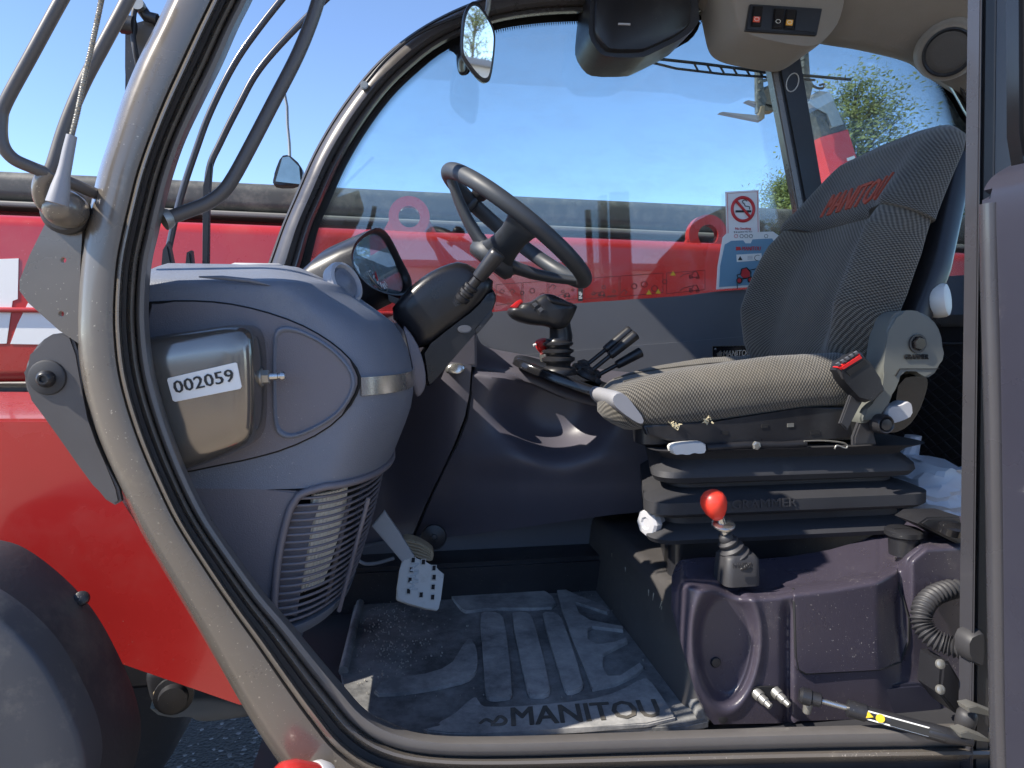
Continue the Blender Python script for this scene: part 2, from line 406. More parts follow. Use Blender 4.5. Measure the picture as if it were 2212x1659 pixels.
redd = pm('red_paint_far', (.62, .03, .035), .4, var=.12, vscale=.7, dust=(.6, .2, .17), dscale=.8, dlo=.5, dhi=.85)
redk = pm('red_knob', (.75, .05, .028), .35, var=.06)
redbtn = pm('red_button', (.62, .02, .02), .4)
redink = pm('red_ink', (.55, .03, .035), .5)
redthread = pm('red_thread', (.42, .085, .05), .85, var=.2, vscale=200)
ink = pm('black_ink', (.02, .02, .02), .5)
bluef = pm('blue_card', (.16, .30, .42), .4, var=.05)
yellow = pm('yellow_ink', (.75, .5, .03), .5)
orange = pm('orange_lens', (.8, .38, .04), .35)
redlens = pm('red_lens', (.7, .09, .04), .35)
greyink = pm('grey_ink', (.5, .5, .5), .5)
dusty = pm('dusty_beam', (.06, .062, .058), .55, var=.3, vscale=5, dust=(.22, .205, .17), dscale=14, dlo=.48, dhi=.8)
felt = pm('headliner_felt', (.245, .212, .18), .95, var=.14, vscale=14, bump=.5, bscale=500, sheen=.3)
speakerm = pm('speaker_cloth', (.085, .075, .068), .85, var=.2, vscale=300, bump=.4, bscale=1500)
matm = pm('mat_rubber', (.075, .076, .078), .6, var=.35, vscale=7, dust=(.29, .29, .285), dscale=9, dlo=.38, dhi=.68, bump=.3, bscale=200)
matraise = pm('mat_rubber_worn', (.16, .162, .165), .55, var=.4, vscale=9, dust=(.42, .41, .395), dscale=13, dlo=.36, dhi=.66, bump=.3, bscale=160)
matletter = pm('mat_letter', (.075, .07, .062), .7, var=.3, vscale=30, dust=(.16, .13, .1), dscale=30, dlo=.5, dhi=.8)
pedalm = pm('pedal_paint', (.30, .33, .36), .45, var=.1, dust=(.42, .4, .35), dlo=.6, dhi=.9, rvar=.1)
pedalpad = pm('pedal_pad', (.5, .5, .47), .5, var=.12, dust=(.28, .25, .2), dscale=25, dlo=.55, dhi=.85)
woodish = pm('worn_pedal', (.4, .33, .22), .6, var=.35, vscale=40)
cardf = pm('filter_card', (.75, .72, .64), .8, var=.1)
seatf = fabric('seat_fabric', (.022, .021, .020), (.18, .163, .136), .0060)
flapf = fabric('headrest_fabric', (.021, .0205, .020), (.135, .127, .112), .0058)
foam = pm('torn_foam', (.55, .47, .3), .95, var=.3, vscale=60, bump=.8, bscale=200)
bagm = pm('plastic_bag', (.72, .75, .8), .3, var=.06, bump=.9, bscale=30)
mirror = pm('mirror_glass', (.9, .92, .93), .02, 1.0)
g_front = glass('windscreen_glass', (.90, .95, .96), .05, .05, .22)
g_side = glass('side_glass', (.86, .94, .94), .085, .045)  # dirt film raised to paint in the hazy reflection veil too
frit = pm('ceramic_frit', (.008, .008, .009), .25)
barks = pm('bark', (.09, .07, .05), .9, var=.3, vscale=6)
wallw = pm('white_cladding', (.72, .71, .68), .6, var=.06, vscale=.4)
roofg = pm('roof_sheet', (.3, .3, .31), .5)
darkglass = pm('window_dark', (.03, .035, .04), .1)

def leafm(name, a, b):
    m = pm(name, a, .6, var=.5, vscale=1.2)
    n = m.node_tree.nodes; L = m.node_tree.links
    tr = n.new('ShaderNodeBsdfTranslucent'); tr.inputs[0].default_value = (*b, 1)
    mx = n.new('ShaderNodeMixShader'); mx.inputs[0].default_value = .3
    L.new(n['Principled BSDF'].outputs[0], mx.inputs[1]); L.new(tr.outputs[0], mx.inputs[2]); L.new(mx.outputs[0], n['Material Output'].inputs[0])
    return m
leaf = leafm('foliage', (.13, .165, .05), (.24, .28, .07))

def groundmat():
    m = bpy.data.materials.new('ground_gravel'); m.use_nodes = True; n = m.node_tree.nodes; L = m.node_tree.links; b = n['Principled BSDF']; b.inputs['Roughness'].default_value = .9
    tc = n.new('ShaderNodeTexCoord'); no = n.new('ShaderNodeTexNoise'); no.inputs['Scale'].default_value = .6; no.inputs['Detail'].default_value = 12; no.inputs['Roughness'].default_value = .7; L.new(tc.outputs['Object'], no.inputs['Vector'])
    vo = n.new('ShaderNodeTexVoronoi'); vo.inputs['Scale'].default_value = 45; L.new(tc.outputs['Object'], vo.inputs['Vector'])
    cr = n.new('ShaderNodeValToRGB'); cr.color_ramp.elements[0].position = .35; cr.color_ramp.elements[0].color = (.33, .275, .205, 1); cr.color_ramp.elements[1].position = .7; cr.color_ramp.elements[1].color = (.50, .43, .33, 1); L.new(no.outputs['Fac'], cr.inputs[0])
    mx = n.new('ShaderNodeMix'); mx.data_type = 'RGBA'; mx.blend_type = 'MULTIPLY'; mx.inputs[0].default_value = .35; L.new(cr.outputs[0], mx.inputs[6]); L.new(vo.outputs['Color'], mx.inputs[7]); L.new(mx.outputs[2], b.inputs['Base Color'])
    bp = n.new('ShaderNodeBump'); bp.inputs['Strength'].default_value = .6; bp.inputs['Distance'].default_value = .02; L.new(vo.outputs['Distance'], bp.inputs['Height']); L.new(bp.outputs[0], b.inputs['Normal'])
    return m
def tarmat():
    m = pm('shaded_tarmac', (.02, .02, .021), .85, var=.4, vscale=40)  # near-black tone also paints in the shade under the machine
    n = m.node_tree.nodes; L = m.node_tree.links; b = n['Principled BSDF']
    tc = n.new('ShaderNodeTexCoord'); vo = n.new('ShaderNodeTexVoronoi'); vo.inputs['Scale'].default_value = 70; L.new(tc.outputs['Object'], vo.inputs['Vector'])
    sp = n.new('ShaderNodeSeparateColor'); L.new(vo.outputs['Color'], sp.inputs[0])
    mr = n.new('ShaderNodeMapRange'); mr.inputs[1].default_value = .9; mr.inputs[2].default_value = .99; L.new(sp.outputs[0], mr.inputs[0])
    old = b.inputs['Base Color'].links[0].from_socket
    mx = n.new('ShaderNodeMix'); mx.data_type = 'RGBA'; mx.inputs[7].default_value = (.22, .21, .2, 1); L.new(mr.outputs[0], mx.inputs[0]); L.new(old, mx.inputs[6]); L.new(mx.outputs[2], b.inputs['Base Color'])
    bp = n.new('ShaderNodeBump'); bp.inputs['Strength'].default_value = .9; bp.inputs['Distance'].default_value = .015; L.new(vo.outputs['Distance'], bp.inputs['Height']); L.new(bp.outputs[0], b.inputs['Normal'])
    return m

# ------------------------------------------------------------------ setting: ground
def sheet(name, x0, x1, y0, y1, z, m, n=1):
    o = mesh(name, [(x0, y0, z), (x1, y0, z), (x1, y1, z), (x0, y1, z)], [(0, 1, 2, 3)], m); o['kind'] = 'structure'; return o
tag(sheet('ground', -700, 700, -700, 900, 0, groundmat()), 'pale sandy gravel yard around the machine', None)
tag(sheet('tarmac', -3.2, 3.4, .55, 3.6, .004, tarmat()), 'stony tarmac strip darkened for the shade under the machine', None)

# ------------------------------------------------------------------ cab frame
cab = thing('cab_frame', (.3, .9, 1.0), 'dark grey steel cab frame with curved front pillar, sill and curved glass', 'cab')
PAIRS = [((430, -140), (612, -140)), ((361, 0), (546, 0)), ((336, 54), (515, 62)), ((296, 134), (480, 142)), ((262, 218), (440, 222)), ((235, 302), (402, 302)),
 ((212, 372), (376, 375)), ((196, 440), (358, 440)), ((181, 504), (343, 504)), ((172, 570), (328, 570)), ((166, 650), (322, 650)), ((165, 721), (323, 710)),
 ((172, 805), (332, 790)), ((192, 890), (350, 865)), ((222, 973), (378, 950)), ((262, 1060), (410, 1030)), ((305, 1150), (450, 1110)), ((360, 1245), (505, 1192)),
 ((420, 1345), (571, 1281)), ((475, 1440), (630, 1347)), ((530, 1535), (690, 1420)), ((590, 1630), (743, 1482)), ((660, 1720), (790, 1533)), ((760, 1790), (850, 1568)),
 ((900, 1820), (940, 1588)), ((1100, 1830), (1100, 1590)), ((1400, 1830), (1400, 1580)), ((1800, 1830), (1800, 1568)), ((2240, 1830), (2240, 1560))]
def strip(name, pairs, prof, mat, parent, n=4, ang=50):
    O = catmull([Vector((*a, 0)) for a, b in pairs], n); I = catmull([Vector((*b, 0)) for a, b in pairs], n)
    v = []; f = []; m = len(prof)
    for o, i in zip(O, I):
        for s, y in prof:
            p = o.lerp(i, s); v.append(U(p.x, p.y, y))
    for k in range(len(O)-1):
        for j in range(m-1): f.append((k*m+j, k*m+j+1, (k+1)*m+j+1, (k+1)*m+j))
    return mesh(name, v, f, mat, parent, ang)
fp = strip('front_pillar', PAIRS, [(0, .95), (0, .905), (.012, .886), (.04, .870), (.08, .862), (.14, .859), (.28, .858), (.42, .858), (.50, .860), (.53, .866)], paint, cab)
strip('edge_bead', PAIRS, [(.53, .866), (.54, .857), (.56, .852), (.585, .852), (.60, .857), (.61, .866), (.615, .878)], paint, fp)
strip('door_channel', PAIRS, [(.615, .878), (.625, .886), (.685, .887), (.70, .880)], paint_d, fp)
strip('inner_flange', PAIRS, [(.70, .880), (.715, .870), (.745, .864), (.775, .867), (.80, .879), (.815, .884)], paint, fp)
strip('door_seal', PAIRS, [(.815, .884), (.83, .876), (.87, .872), (.93, .874), (.965, .883), (.975, .892), (1.0, .900), (1.0, .985)], sealgrey, fp)
strip('inner_skin', PAIRS, [(1.0, .985), (0, .95)], paint_d, fp)

ARCH = [((545, 680), (640, 680)), ((562, 620), (655, 620)), ((585, 560), (672, 560)), ((610, 490), (690, 490)), ((640, 420), (714, 435)), ((680, 330), (748, 360)), ((730, 245), (792, 285)),
 ((790, 165), (846, 212)), ((850, 105), (902, 157)), ((920, 55), (966, 108)), ((1000, 15), (1062, 68)), ((1080, -12), (1152, 52)), ((1180, -25), (1262, 46)),
 ((1400, -30), (1450, 46)), ((1580, -20), (1580, 48)), ((1800, -10), (1800, 85)), ((1950, 20), (1975, 130)), ((2045, 110), (2030, 182)), ((2105, 205), (2072, 250)), ((2135, 300), (2095, 300)), ((2150, 500), (2110, 500)), ((2160, 760), (2120, 760))]
ar = strip('window_arch', ARCH, [(.06, 1.735), (.14, 1.722), (.24, 1.712), (.38, 1.710), (.5, 1.722), (.55, 1.735), (.6, 1.728), (.68, 1.726), (.76, 1.74), (.78, 1.784)], steel_in, cab)
strip('arch_seal', ARCH, [(0, 1.81), (-.03, 1.775), (-.02, 1.745), (.02, 1.735), (.06, 1.738)], rubber, ar)
strip('frit_band', ARCH, [(.74, 1.792), (.74, 1.7855), (1.0, 1.7855), (1.0, 1.792)], frit, ar)
# dotted edge of the black band, each dot a small raised disc, one joined part
dots = MB(); I = catmull([Vector((*b, 0)) for a, b in ARCH[2:19]], 14); O = catmull([Vector((*a, 0)) for a, b in ARCH[2:19]], 14)
for row in range(3):
    acc = 0; step = 5.0
    for k in range(len(I)-1):
        a, b = I[k], I[k+1]; L_ = (b-a).length; nrm = (I[k]-O[k]).normalized()
        t = -acc
        while t+step < L_:
            t += step
            q = a+(b-a)*(t/L_)+nrm*(2.5+row*3.6)+(b-a)/L_*(2.5*(row % 2))
            c = U(q.x, q.y, 1.7865); r = (1.75-.45*row)*mpp(q.x, q.y, 1.7865)
            n0 = len(dots.v); dots.v += [c+Vector((r*math.cos(w*math.pi/3), 0, r*math.sin(w*math.pi/3))) for w in range(6)]; dots.f.append(tuple(n0+w for w in range(6)))
        acc = L_-t
do = dots.build('frit_dots', frit, ar); do['kind'] = 'stuff'
prism('fixing_bolt', [(787+9*math.cos(a/6*math.pi), 183+9*math.sin(a/6*math.pi)) for a in range(12)], 1.70, .015, zinc, ar, .002)
tube('cable', catmull([U(792, 178, 1.705), U(835, 128, 1.703), U(900, 75, 1.703), U(985, 38, 1.70), U(1060, 22, 1.70)], 6), .004, black, ar, 8)
# mirror foot and wiper box outlines printed black on the glass
prism('frit_tab', [(968, 108), (984, 115), (990, 135), (988, 150), (996, 163), (1010, 162), (1018, 150), (1012, 128), (1020, 90), (1000, 80), (975, 95)], 1.7845, .001, frit, ar, 0, 1)
prism('frit_patch', [(1255, 40), (1259, 88), (1282, 124), (1305, 137), (1385, 138), (1480, 96), (1505, 72), (1516, 40)], 1.7842, .001, frit, ar, 0, 1)

gl = [(575, 660), (600, 560), (650, 440), (700, 340), (760, 245), (820, 170), (880, 110), (950, 60), (1040, 20), (1200, -10), (1580, -5), (1800, 20), (1960, 60), (2060, 150), (2115, 270), (2140, 500), (2140, 760), (1700, 760), (1300, 720), (800, 720)]
sg = prism('side_window', gl, 1.793, .005, g_side, cab, 0)
# windscreen between near pillar and far arch
nearc = [U(*b, .915) for a, b in PAIRS[10:0:-1]]; farc = [U(*a, 1.775) for a, b in ARCH[0:13]]
def byz(cv, z):
    for a, b in zip(cv, cv[1:]):
        if (a.z-z)*(b.z-z) <= 0 and abs(b.z-a.z) > 1e-6: t = (z-a.z)/(b.z-a.z); return a.lerp(b, t)
    return None
rows = []
for k in range(36):
    z = CAMZ+.03+k*.021
    a, b = byz(nearc, z), byz(farc, z)
    if b is None: break
    if a is None: a = Vector((b.x+off_x, .915, z))
    else: off_x = a.x-b.x
    row = []
    for j in range(13):
        t = j/12; p = a.lerp(b, t); p.x -= .05*math.sin(math.pi*t); row.append(p)
    rows.append(row)
v = [p for r_ in rows for p in r_]; n_ = 13
v2 = [p+Vector((-.005, 0, .001)) for p in v]; N = len(v)
f = [(i*n_+j, i*n_+j+1, (i+1)*n_+j+1, (i+1)*n_+j) for i in range(len(rows)-1) for j in range(12)]
f2 = f+[tuple(i+N for i in reversed(q)) for q in f]
mesh('windscreen', v+v2, f2, g_front, cab, 60)
WS = rows
# far lower wall
lw = prism('side_panel', [(780, 706), (1064, 674), (1259, 654), (1477, 639), (1545, 630), (1700, 618), (2150, 590), (2150, 1300), (780, 1300)], 1.772, .034, greyp, cab, .004)
prism('lower_panel', [(780, 800), (1064, 772), (1248, 757), (1477, 738), (1640, 724), (2150, 690), (2150, 1300), (780, 1300)], 1.763, .008, greyp, lw, .003)
po = prism('rear_post', [(1668, 70), (1722, 70), (1802, 540), (1757, 540)], 1.735, .045, black, cab, .006)
prism('post_flange', [(1651, 70), (1668, 70), (1757, 540), (1740, 540)], 1.742, .03, paint, po, .003)
tube('badge_ring', [U(1712+13*math.cos(a/8*math.pi)-4*math.sin(a/8*math.pi), 178+20*math.sin(a/8*math.pi), 1.734) for a in range(16)], .0016, greyink, po, 6, True)
# roof, rear wall, floor pan
mb = MB(); mb.add(*(lambda r1, r2: (r1+r2, [tuple(range(len(r1)))[::-1], tuple(range(len(r1), 2*len(r1)))]+[(i, (i+1) % len(r1), (i+1) % len(r1)+len(r1), i+len(r1)) for i in range(len(r1))]))(rrect(-.28, 1.66, .86, 1.83, .12, CAMZ+.965), rrect(-.28, 1.66, .86, 1.83, .12, CAMZ+1.03)))
mb.build('roof', paint_d, cab, .015)  # unseen solid slab, front edge run forward to shade the seat back
MB().box((1.325, 1.34, 1.31), (.022, .45, .34)).build('rear_wall', blackm, cab, .004)
MB().box((1.46, 1.33, 1.655), (.17, .44, .014)).build('rear_ledge', paint, cab, .006)
MB().box((1.63, 1.33, 2.09), (.003, .44, .42)).build('rear_window', g_side, cab)
FZ = UZ(1250, 1575, 1.05).z
MB().box((.50, 1.36, U(1200, 1575, 1.0).z-.035), (.72, .43, .015)).build('floor_pan', blackm, cab, .003)
# near rear pillar with seal
rp = prism('rear_pillar', [(2121, -160), (2126, -160), (2102, 1700), (2094, 1700)], .868, .024, paint_p, cab, .003)
prism('pillar_bead', [(2120, -160), (2125, -160), (2103, 1700), (2098, 1700)], .864, .006, paint_p, rp, .002)
prism('pillar_seal', [(2125, -160), (2160, -160), (2140, 1700), (2102, 1700)], .871, .015, rubber, rp, .005)
prism('pillar_back', [(2150, -160), (2260, -160), (2260, 1700), (2130, 1700)], .884, .012, paint_d, rp, .004)

# gusset plates on the front pillar
from mathutils.geometry import tessellate_polygon
def plate_with_holes(name, px, holes, Y, th, mat, parent):
    loops = [[U(x, y, Y) for x, y in px]]+[[U(hx+hr*math.cos(a*math.pi/10), hy+hr*math.sin(a*math.pi/10), Y) for a in range(20)] for hx, hy, hr in holes]
    V = [p for l in loops for p in l]; N = len(V)
    T = tessellate_polygon(loops)
    F = [tuple(t) for t in T]+[tuple(i+N for i in reversed(t)) for t in T]; k = 0
    for l in loops:
        n = len(l); F += [(k+i, k+(i+1) % n, k+(i+1) % n+N, k+i+N) for i in range(n)]; k += n
    bm = bmesh.new(); vv = [bm.verts.new(p) for p in V]+[bm.verts.new(p+Vector((0, th, 0))) for p in V]
    for f_ in F:
        try: bm.faces.new([vv[i] for i in f_])
        except ValueError: pass
    return frombm(name, bm, mat, parent, 30)
gp = plate_with_holes('gusset_plate', [(182, 430), (108, 462), (64, 551), (42, 606), (42, 628), (62, 655), (128, 714), (170, 742), (172, 650), (174, 560)], [(137, 562, 6.5), (132, 678, 6.5)], .878, .008, paint, cab)
lp = prism('hinge_plate', [(165, 728), (121, 716), (84, 738), (58, 776), (50, 815), (57, 850), (101, 908), (188, 1032), (239, 1096), (268, 1080), (215, 980), (180, 880)], .882, .012, paint_d, cab, .003, 1)
lathe('bolt_boss', U(104, 815, .883), (0, -1, 0), [(0, .021), (.004, .020), (.005, .018)], blackm, lp)
lathe('socket_bolt', U(102, 818, .879), (0, -1, 0), [(0, .010), (.005, .010), (.009, .0085), (.011, .006), (.011, .004), (.008, .0035)], black, lp)

# ------------------------------------------------------------------ headliner
hl = thing('headliner', (.9, 1.4, CAMZ+.9), 'beige felt headliner curving down above the far window', 'headliner')
edge = catmull([Vector((x, y, 0)) for x, y in [(1440, -70), (1490, -10), (1530, 28), (1620, 48), (1700, 66), (1778, 88), (1872, 104), (1973, 130), (2010, 158), (2060, 190), (2110, 225), (2170, 240)]], 5)
v = []; f = []
for p in edge:
    q = U(p.x, p.y, 1.735)
    for (y, k) in ((1.765, 0.03), (1.74, 0), (1.725, -.012), (1.69, .0), (1.62, .18), (1.5, .5), (1.3, .85), (1.1, .97), (.93, 1.0)):
        zt = CAMZ+.955; v.append(Vector((q.x, y, q.z+(zt-q.z)*k if k >= 0 else q.z+k)))
for i in range(len(edge)-1):
    for j in range(8): f.append((i*9+j, i*9+j+1, (i+1)*9+j+1, (i+1)*9+j))
mesh('liner', v, f, felt, hl, 70)
pod = dome('switch_pod', [(1560, -80), (1580, 30), (1588, 62), (1605, 80), (1640, 92), (1724, 108), (1756, 106), (1785, 84), (1815, 40), (1830, -80)], 1.60, [(1.74, 1.02), (1.62, 1.01), (1.60, 1.0), (1.588, .985), (1.584, .96)], felt, hl, 2)
sp = thing('switch_panel', U(1700, 45, 1.57), 'black switch panel with red and orange lenses on headliner pod', 'switch panel')
prism('panel_plate', [(1622, 8), (1777, 18), (1765, 75), (1612, 65)], 1.574, .012, black, sp, .002)
for x0, y0, col, kind in ((1625, 12, redlens, 1), (1671, 17, greyink, 0), (1696, 19, orange, 1)):
    s = prism('rocker_switch', [(x0+4, y0), (x0+24, y0+1), (x0+20, y0+44), (x0-1, y0+43)], 1.568, .008, gloss_black, sp, .002)
    if kind: prism('lens', [(x0+4, y0+23), (x0+18, y0+24), (x0+16, y0+36), (x0+2, y0+35)], 1.566, .003, col, s, .0005)
    tube('symbol', [U(x0+10+5*math.cos(a*math.pi/6), y0+29+4*math.sin(a*math.pi/6), 1.5655) for a in range(12)], .0006, paper, s, 5, True)
prism('blank_cover', [(1722, 22), (1770, 25), (1762, 70), (1716, 66)], 1.571, .004, black, sp, .001)
spk = thing('speaker', U(2050, 112, 1.6), 'round dark speaker in felt pod at the rear end of the ceiling', 'speaker')
o = U(2048, 113, 1.60); nn = (CAM-o); nn.z -= .35; nn.normalize(); k = mpp(2048, 113, 1.6)
lathe('pod', o-nn*.07, nn, [(0, 68*k), (.05, 60*k), (.068, 55*k), (.072, 50*k)], felt, spk, 40, 60)
lathe('ring', o, nn, [(0, 50*k), (.006, 49*k), (.008, 46*k), (.004, 42*k)], black, spk, 40)
lathe('grille', o+nn*.003, nn, [(0, 42*k), (.002, 41*k), (.004, 25*k), (.0045, 0)], speakerm, spk, 40, 60)

# ------------------------------------------------------------------ wiper motor box, wiper, inside mirror
wb = thing('wiper_motor_cover', U(1390, 60, 1.7), 'black moulded wiper motor cover at the top of the far window', 'cover')
dome('shell', [(1282, -60), (1269, 50), (1269, 82), (1290, 116), (1312, 127), (1385, 127), (1402, 121), (1480, 82), (1507, 55), (1512, 40), (1500, -60)], 1.66, [(1.78, 1.0), (1.68, 1.0), (1.655, .985)], black, wb, 1)
dome('face', [(1292, -60), (1284, 50), (1284, 75), (1306, 104), (1320, 110), (1384, 110), (1398, 106), (1472, 72), (1496, 46), (1488, -60)], 1.645, [(1.662, 1.0), (1.645, .99), (1.640, .96)], black, wb, 1)
prism('vent_slot', [(1336, 49), (1362, 50), (1362, 54), (1336, 53)], 1.636, .004, greyl, wb, .0005)
wp = thing('rear_wiper', U(1600, 150, 1.83), 'thin black wiper blade outside the far window, behind the post', 'wiper')
tube('blade', [U(1392, 124, 1.835), U(1520, 138, 1.837), U(1650, 155, 1.84), U(1838, 172, 1.842)], .0042, black, wp, 8)
tube('arm', [U(1400, 133, 1.842), U(1460, 148, 1.845), U(1560, 160, 1.846), U(1650, 166, 1.845), U(1760, 173, 1.844)], .0035, rubber, wp, 8)
for x in range(1500, 1650, 28):
    tube('bridge', [U(x, 138+(x-1500)*.11, 1.84), U(x+8, 153+(x-1500)*.09, 1.843)], .0028, black, wp, 6)
mr = thing('inside_mirror', U(1035, 90, 1.66), 'black framed rear view mirror hanging by the window arch', 'mirror')
mo = [(1017, 2), (1003, 27), (998, 67), (996, 111), (1003, 131), (1036, 174), (1053, 181), (1062, 166), (1070, 102), (1070, 64), (1050, 27), (1033, 4)]
def mplane(px, py, d=0):
    p0 = U(1035, 90, 1.62); n0 = Vector((.22, -.94, -.15)).normalized(); return RP(px, py, p0+n0*d, n0), n0
def mring(pts, d, s=1.0):
    P = [mplane(x, y, 0)[0] for x, y in pts]; P = chaikin(P, 2); c = sum(P, Vector())/len(P); n0 = mplane(0, 0)[1]; return [c+(p-c)*s+n0*d for p in P]
loft('housing', [mring(mo, -.035, .6), mring(mo, -.03, .85), mring(mo, -.012, 1), mring(mo, .0, 1.0), mring(mo, .002, .96), mring(mo, .002, .9), mring(mo, -.001, .88)], black, mr)
loft('mirror_glass', [mring(mo, -.003, .885), mring(mo, .0006, .885)], mirror, mr)
tube('stem', catmull([mplane(1010, 115, -.03)[0], U(998, 130, 1.70), U(998, 148, 1.765)], 6), [.009]*13, black, mr)
dome('foot', [(985, 108), (1002, 102), (1012, 130), (1013, 152), (1000, 163), (988, 152)], 1.775, [(1.784, 1), (1.772, .95), (1.766, .8)], black, mr, 2)
tube('bracket', [U(1058, -20, 1.64), U(1054, 20, 1.64), U(1045, 45, 1.64)], .006, zinc, mr, 8)

# ------------------------------------------------------------------ grab handle, mirror arm, aerial on the pillar
gh = thing('grab_handle', U(440, 440, .93), 'bent dark steel grab handle welded to the front pillar', 'handle')
tube('bar', catmull([U(700, -70, .955), U(690, -10, .955), U(672, 48, .955), U(640, 125, .952), U(590, 222, .948), U(540, 318, .943), U(505, 382, .94), U(480, 416, .937), U(446, 440, .933), U(400, 458, .925), U(356, 474, .915)], 6), 14.5*mpp(500, 300, .945), paint_d, gh, 16)
lathe('weld', U(352, 475, .912), U(400, 458, .925)-U(352, 475, .912), [(0, .013), (.006, .0125), (.01, .0102)], zinc, gh, 16)
ma = thing('mirror_arm', U(100, 380, .85), 'two bent dark tubes of the outside mirror arm, left of the pillar', 'bracket')
tube('outer_tube', catmull([U(168, -60, .80), U(130, 5, .80), U(70, 115, .80), U(12, 222, .80), U(2, 262, .80), U(5, 310, .80), U(28, 342, .805), U(70, 362, .815), U(110, 377, .825), U(160, 398, .845), U(210, 420, .875)], 6), 13.5*mpp(60, 200, .8), paint_d, ma, 14)
tube('inner_tube', catmull([U(305, -60, .83), U(268, 15, .83), U(225, 95, .83), U(180, 180, .83), U(142, 270, .828), U(116, 352, .825), U(108, 372, .825)], 6), 14*mpp(180, 180, .83), paint_d, ma, 14)
tube('hook', catmull([U(108, 372, .825), U(92, 390, .825), U(88, 415, .83), U(96, 440, .84), U(118, 458, .86)], 6), [.0085]*25, paint, ma, 12)
ae = thing('radio_aerial', U(130, 455, .85), 'thin whip aerial on ball mount at the front pillar', 'aerial')
lathe('base_disc', U(146, 458, .878), (0, -1, 0), [(0, .026), (.008, .026), (.012, .022), (.013, .012)], rubber, ae, 28)
o = U(128, 448, .845)
mb = MB(); n0 = len(mb.v)
mb.lathe(o+Vector((.004, .022, 0)), (-.1, -1, 0), [(0, .019), (.012, .021), (.022, .0205), (.032, .017), (.039, .010), (.041, 0)], 24)
mb.build('ball_mount', paint, ae, ang=70)
tube('socket_stem', [U(123, 440, .79), U(131, 405, .79), U(136, 380, .79), U(141, 360, .79), U(148, 325, .79), U(155, 293, .79)], [.0105, .0088, .0066, .0060, .0056, .0050], greyp2, ae, 14)
pts = [U(155, 293, .79), U(168, 240, .79), U(182, 170, .79), U(197, 105, .79), U(212, 35, .79), U(222, -15, .79)]
pp = catmull(pts, 60); tube('whip', pp, [.0026+.0004*math.sin(i*1.9) for i in range(len(pp))], zinc, ae, 8)
lb = thing('work_lamp_bracket', U(300, 90, 1.05), 'black lamp bracket with cable behind the front pillar', 'bracket')
prism('bracket_plate', [(268, 60), (300, 55), (335, 30), (400, 40), (370, 140), (300, 200), (270, 200), (270, 145)], 1.04, .03, black, lb, .004)
tube('pivot', [U(262, 52, 1.02), U(290, 56, 1.02)], .012, black, lb, 14)
tube('link', [U(300, 12, 1.03), U(318, 36, 1.03), U(340, 42, 1.03)], .0075, black, lb, 10)
lathe('pin', U(302, 14, 1.025), (0, -1, 0), [(0, .008), (.01, .008), (.01, .004)], zinc, lb, 14)
tube('cable', catmull([U(300, 12, 1.02), U(290, 25, 1.02), U(287, 70, 1.02), U(292, 110, 1.02), U(300, 150, 1.03)], 6), .0035, rubber, lb, 8)
prism('post', [(270, 140), (300, 140), (270, 520), (262, 520)], 1.07, .02, black, lb, .002)
# ------------------------------------------------------------------ dashboard
INNER = sorted([(b[1], b[0]) for a, b in PAIRS[2:22]])
RC = [(556, 700), (575, 735), (605, 752), (640, 772), (665, 805), (690, 845), (740, 878), (800, 892), (860, 893), (900, 880), (960, 856), (1010, 833), (1100, 812), (1200, 782), (1300, 742), (1400, 692)]
YR = 1.22
def dplan(py, yn=.985, off=0.0, a=.10, full=True, pz=None, yb=1.755):
    z = U(500, pz if pz else py, .985).z
    pyr = H2  # right extreme is measured at depth YR
    xr = U(interp(RC, py), py, YR)
    # the contour table is read at its own image row; convert to this height
    lo, hi = 300.0, 1700.0
    for _ in range(30):
        m_ = (lo+hi)/2
        if U(interp(RC, m_), m_, YR).z > z: lo = m_
        else: hi = m_
    xr = U(interp(RC, lo), lo, YR).x+off
    xl = U(interp(INNER, py), py, .985).x-.035
    yn_ = yn-off
    pts = [Vector((xl, yn_, z))]
    for t in (.33, .66): pts.append(Vector((xl+(xr-a-xl)*t, yn_, z)))
    for k in range(15):
        w = math.pi/2*k/14
        pts.append(Vector((xr-a+a*math.sin(w), yn_+(YR-yn_)*(1-math.cos(w)), z)))
    if full:
        for k in range(1, 7):
            w = math.pi/2*k/6
            pts.append(Vector((xr-.08*(1-math.cos(w)), YR+(yb-YR)*math.sin(w), z)))
        pts.append(Vector((xl, yb, z)))
    return pts
dash = thing('dashboard', (-.15, 1.25, 1.05), 'blue grey moulded dashboard with vent grille and oval side panel', 'dashboard')
rings = [dplan(py) for py in (1060, 1030, 1000, 960, 920, 880, 840, 800, 760, 720, 690, 660, 635, 618)]
rings += [dplan(606, .992), dplan(600, 1.005)]
for (dz, yn, dx) in ((.006, 1.03, .02), (.014, 1.07, .05), (.026, 1.12, .08), (.036, 1.17, .11), (.040, 1.22, .14)):
    base = dplan(600, yn); 
    rings.append([Vector((p.x-dx*max(0, min(1, (p.x+.32)/.3)), p.y, p.z+dz)) for p in base])
loft('body', rings, dashp, dash, ang=60)
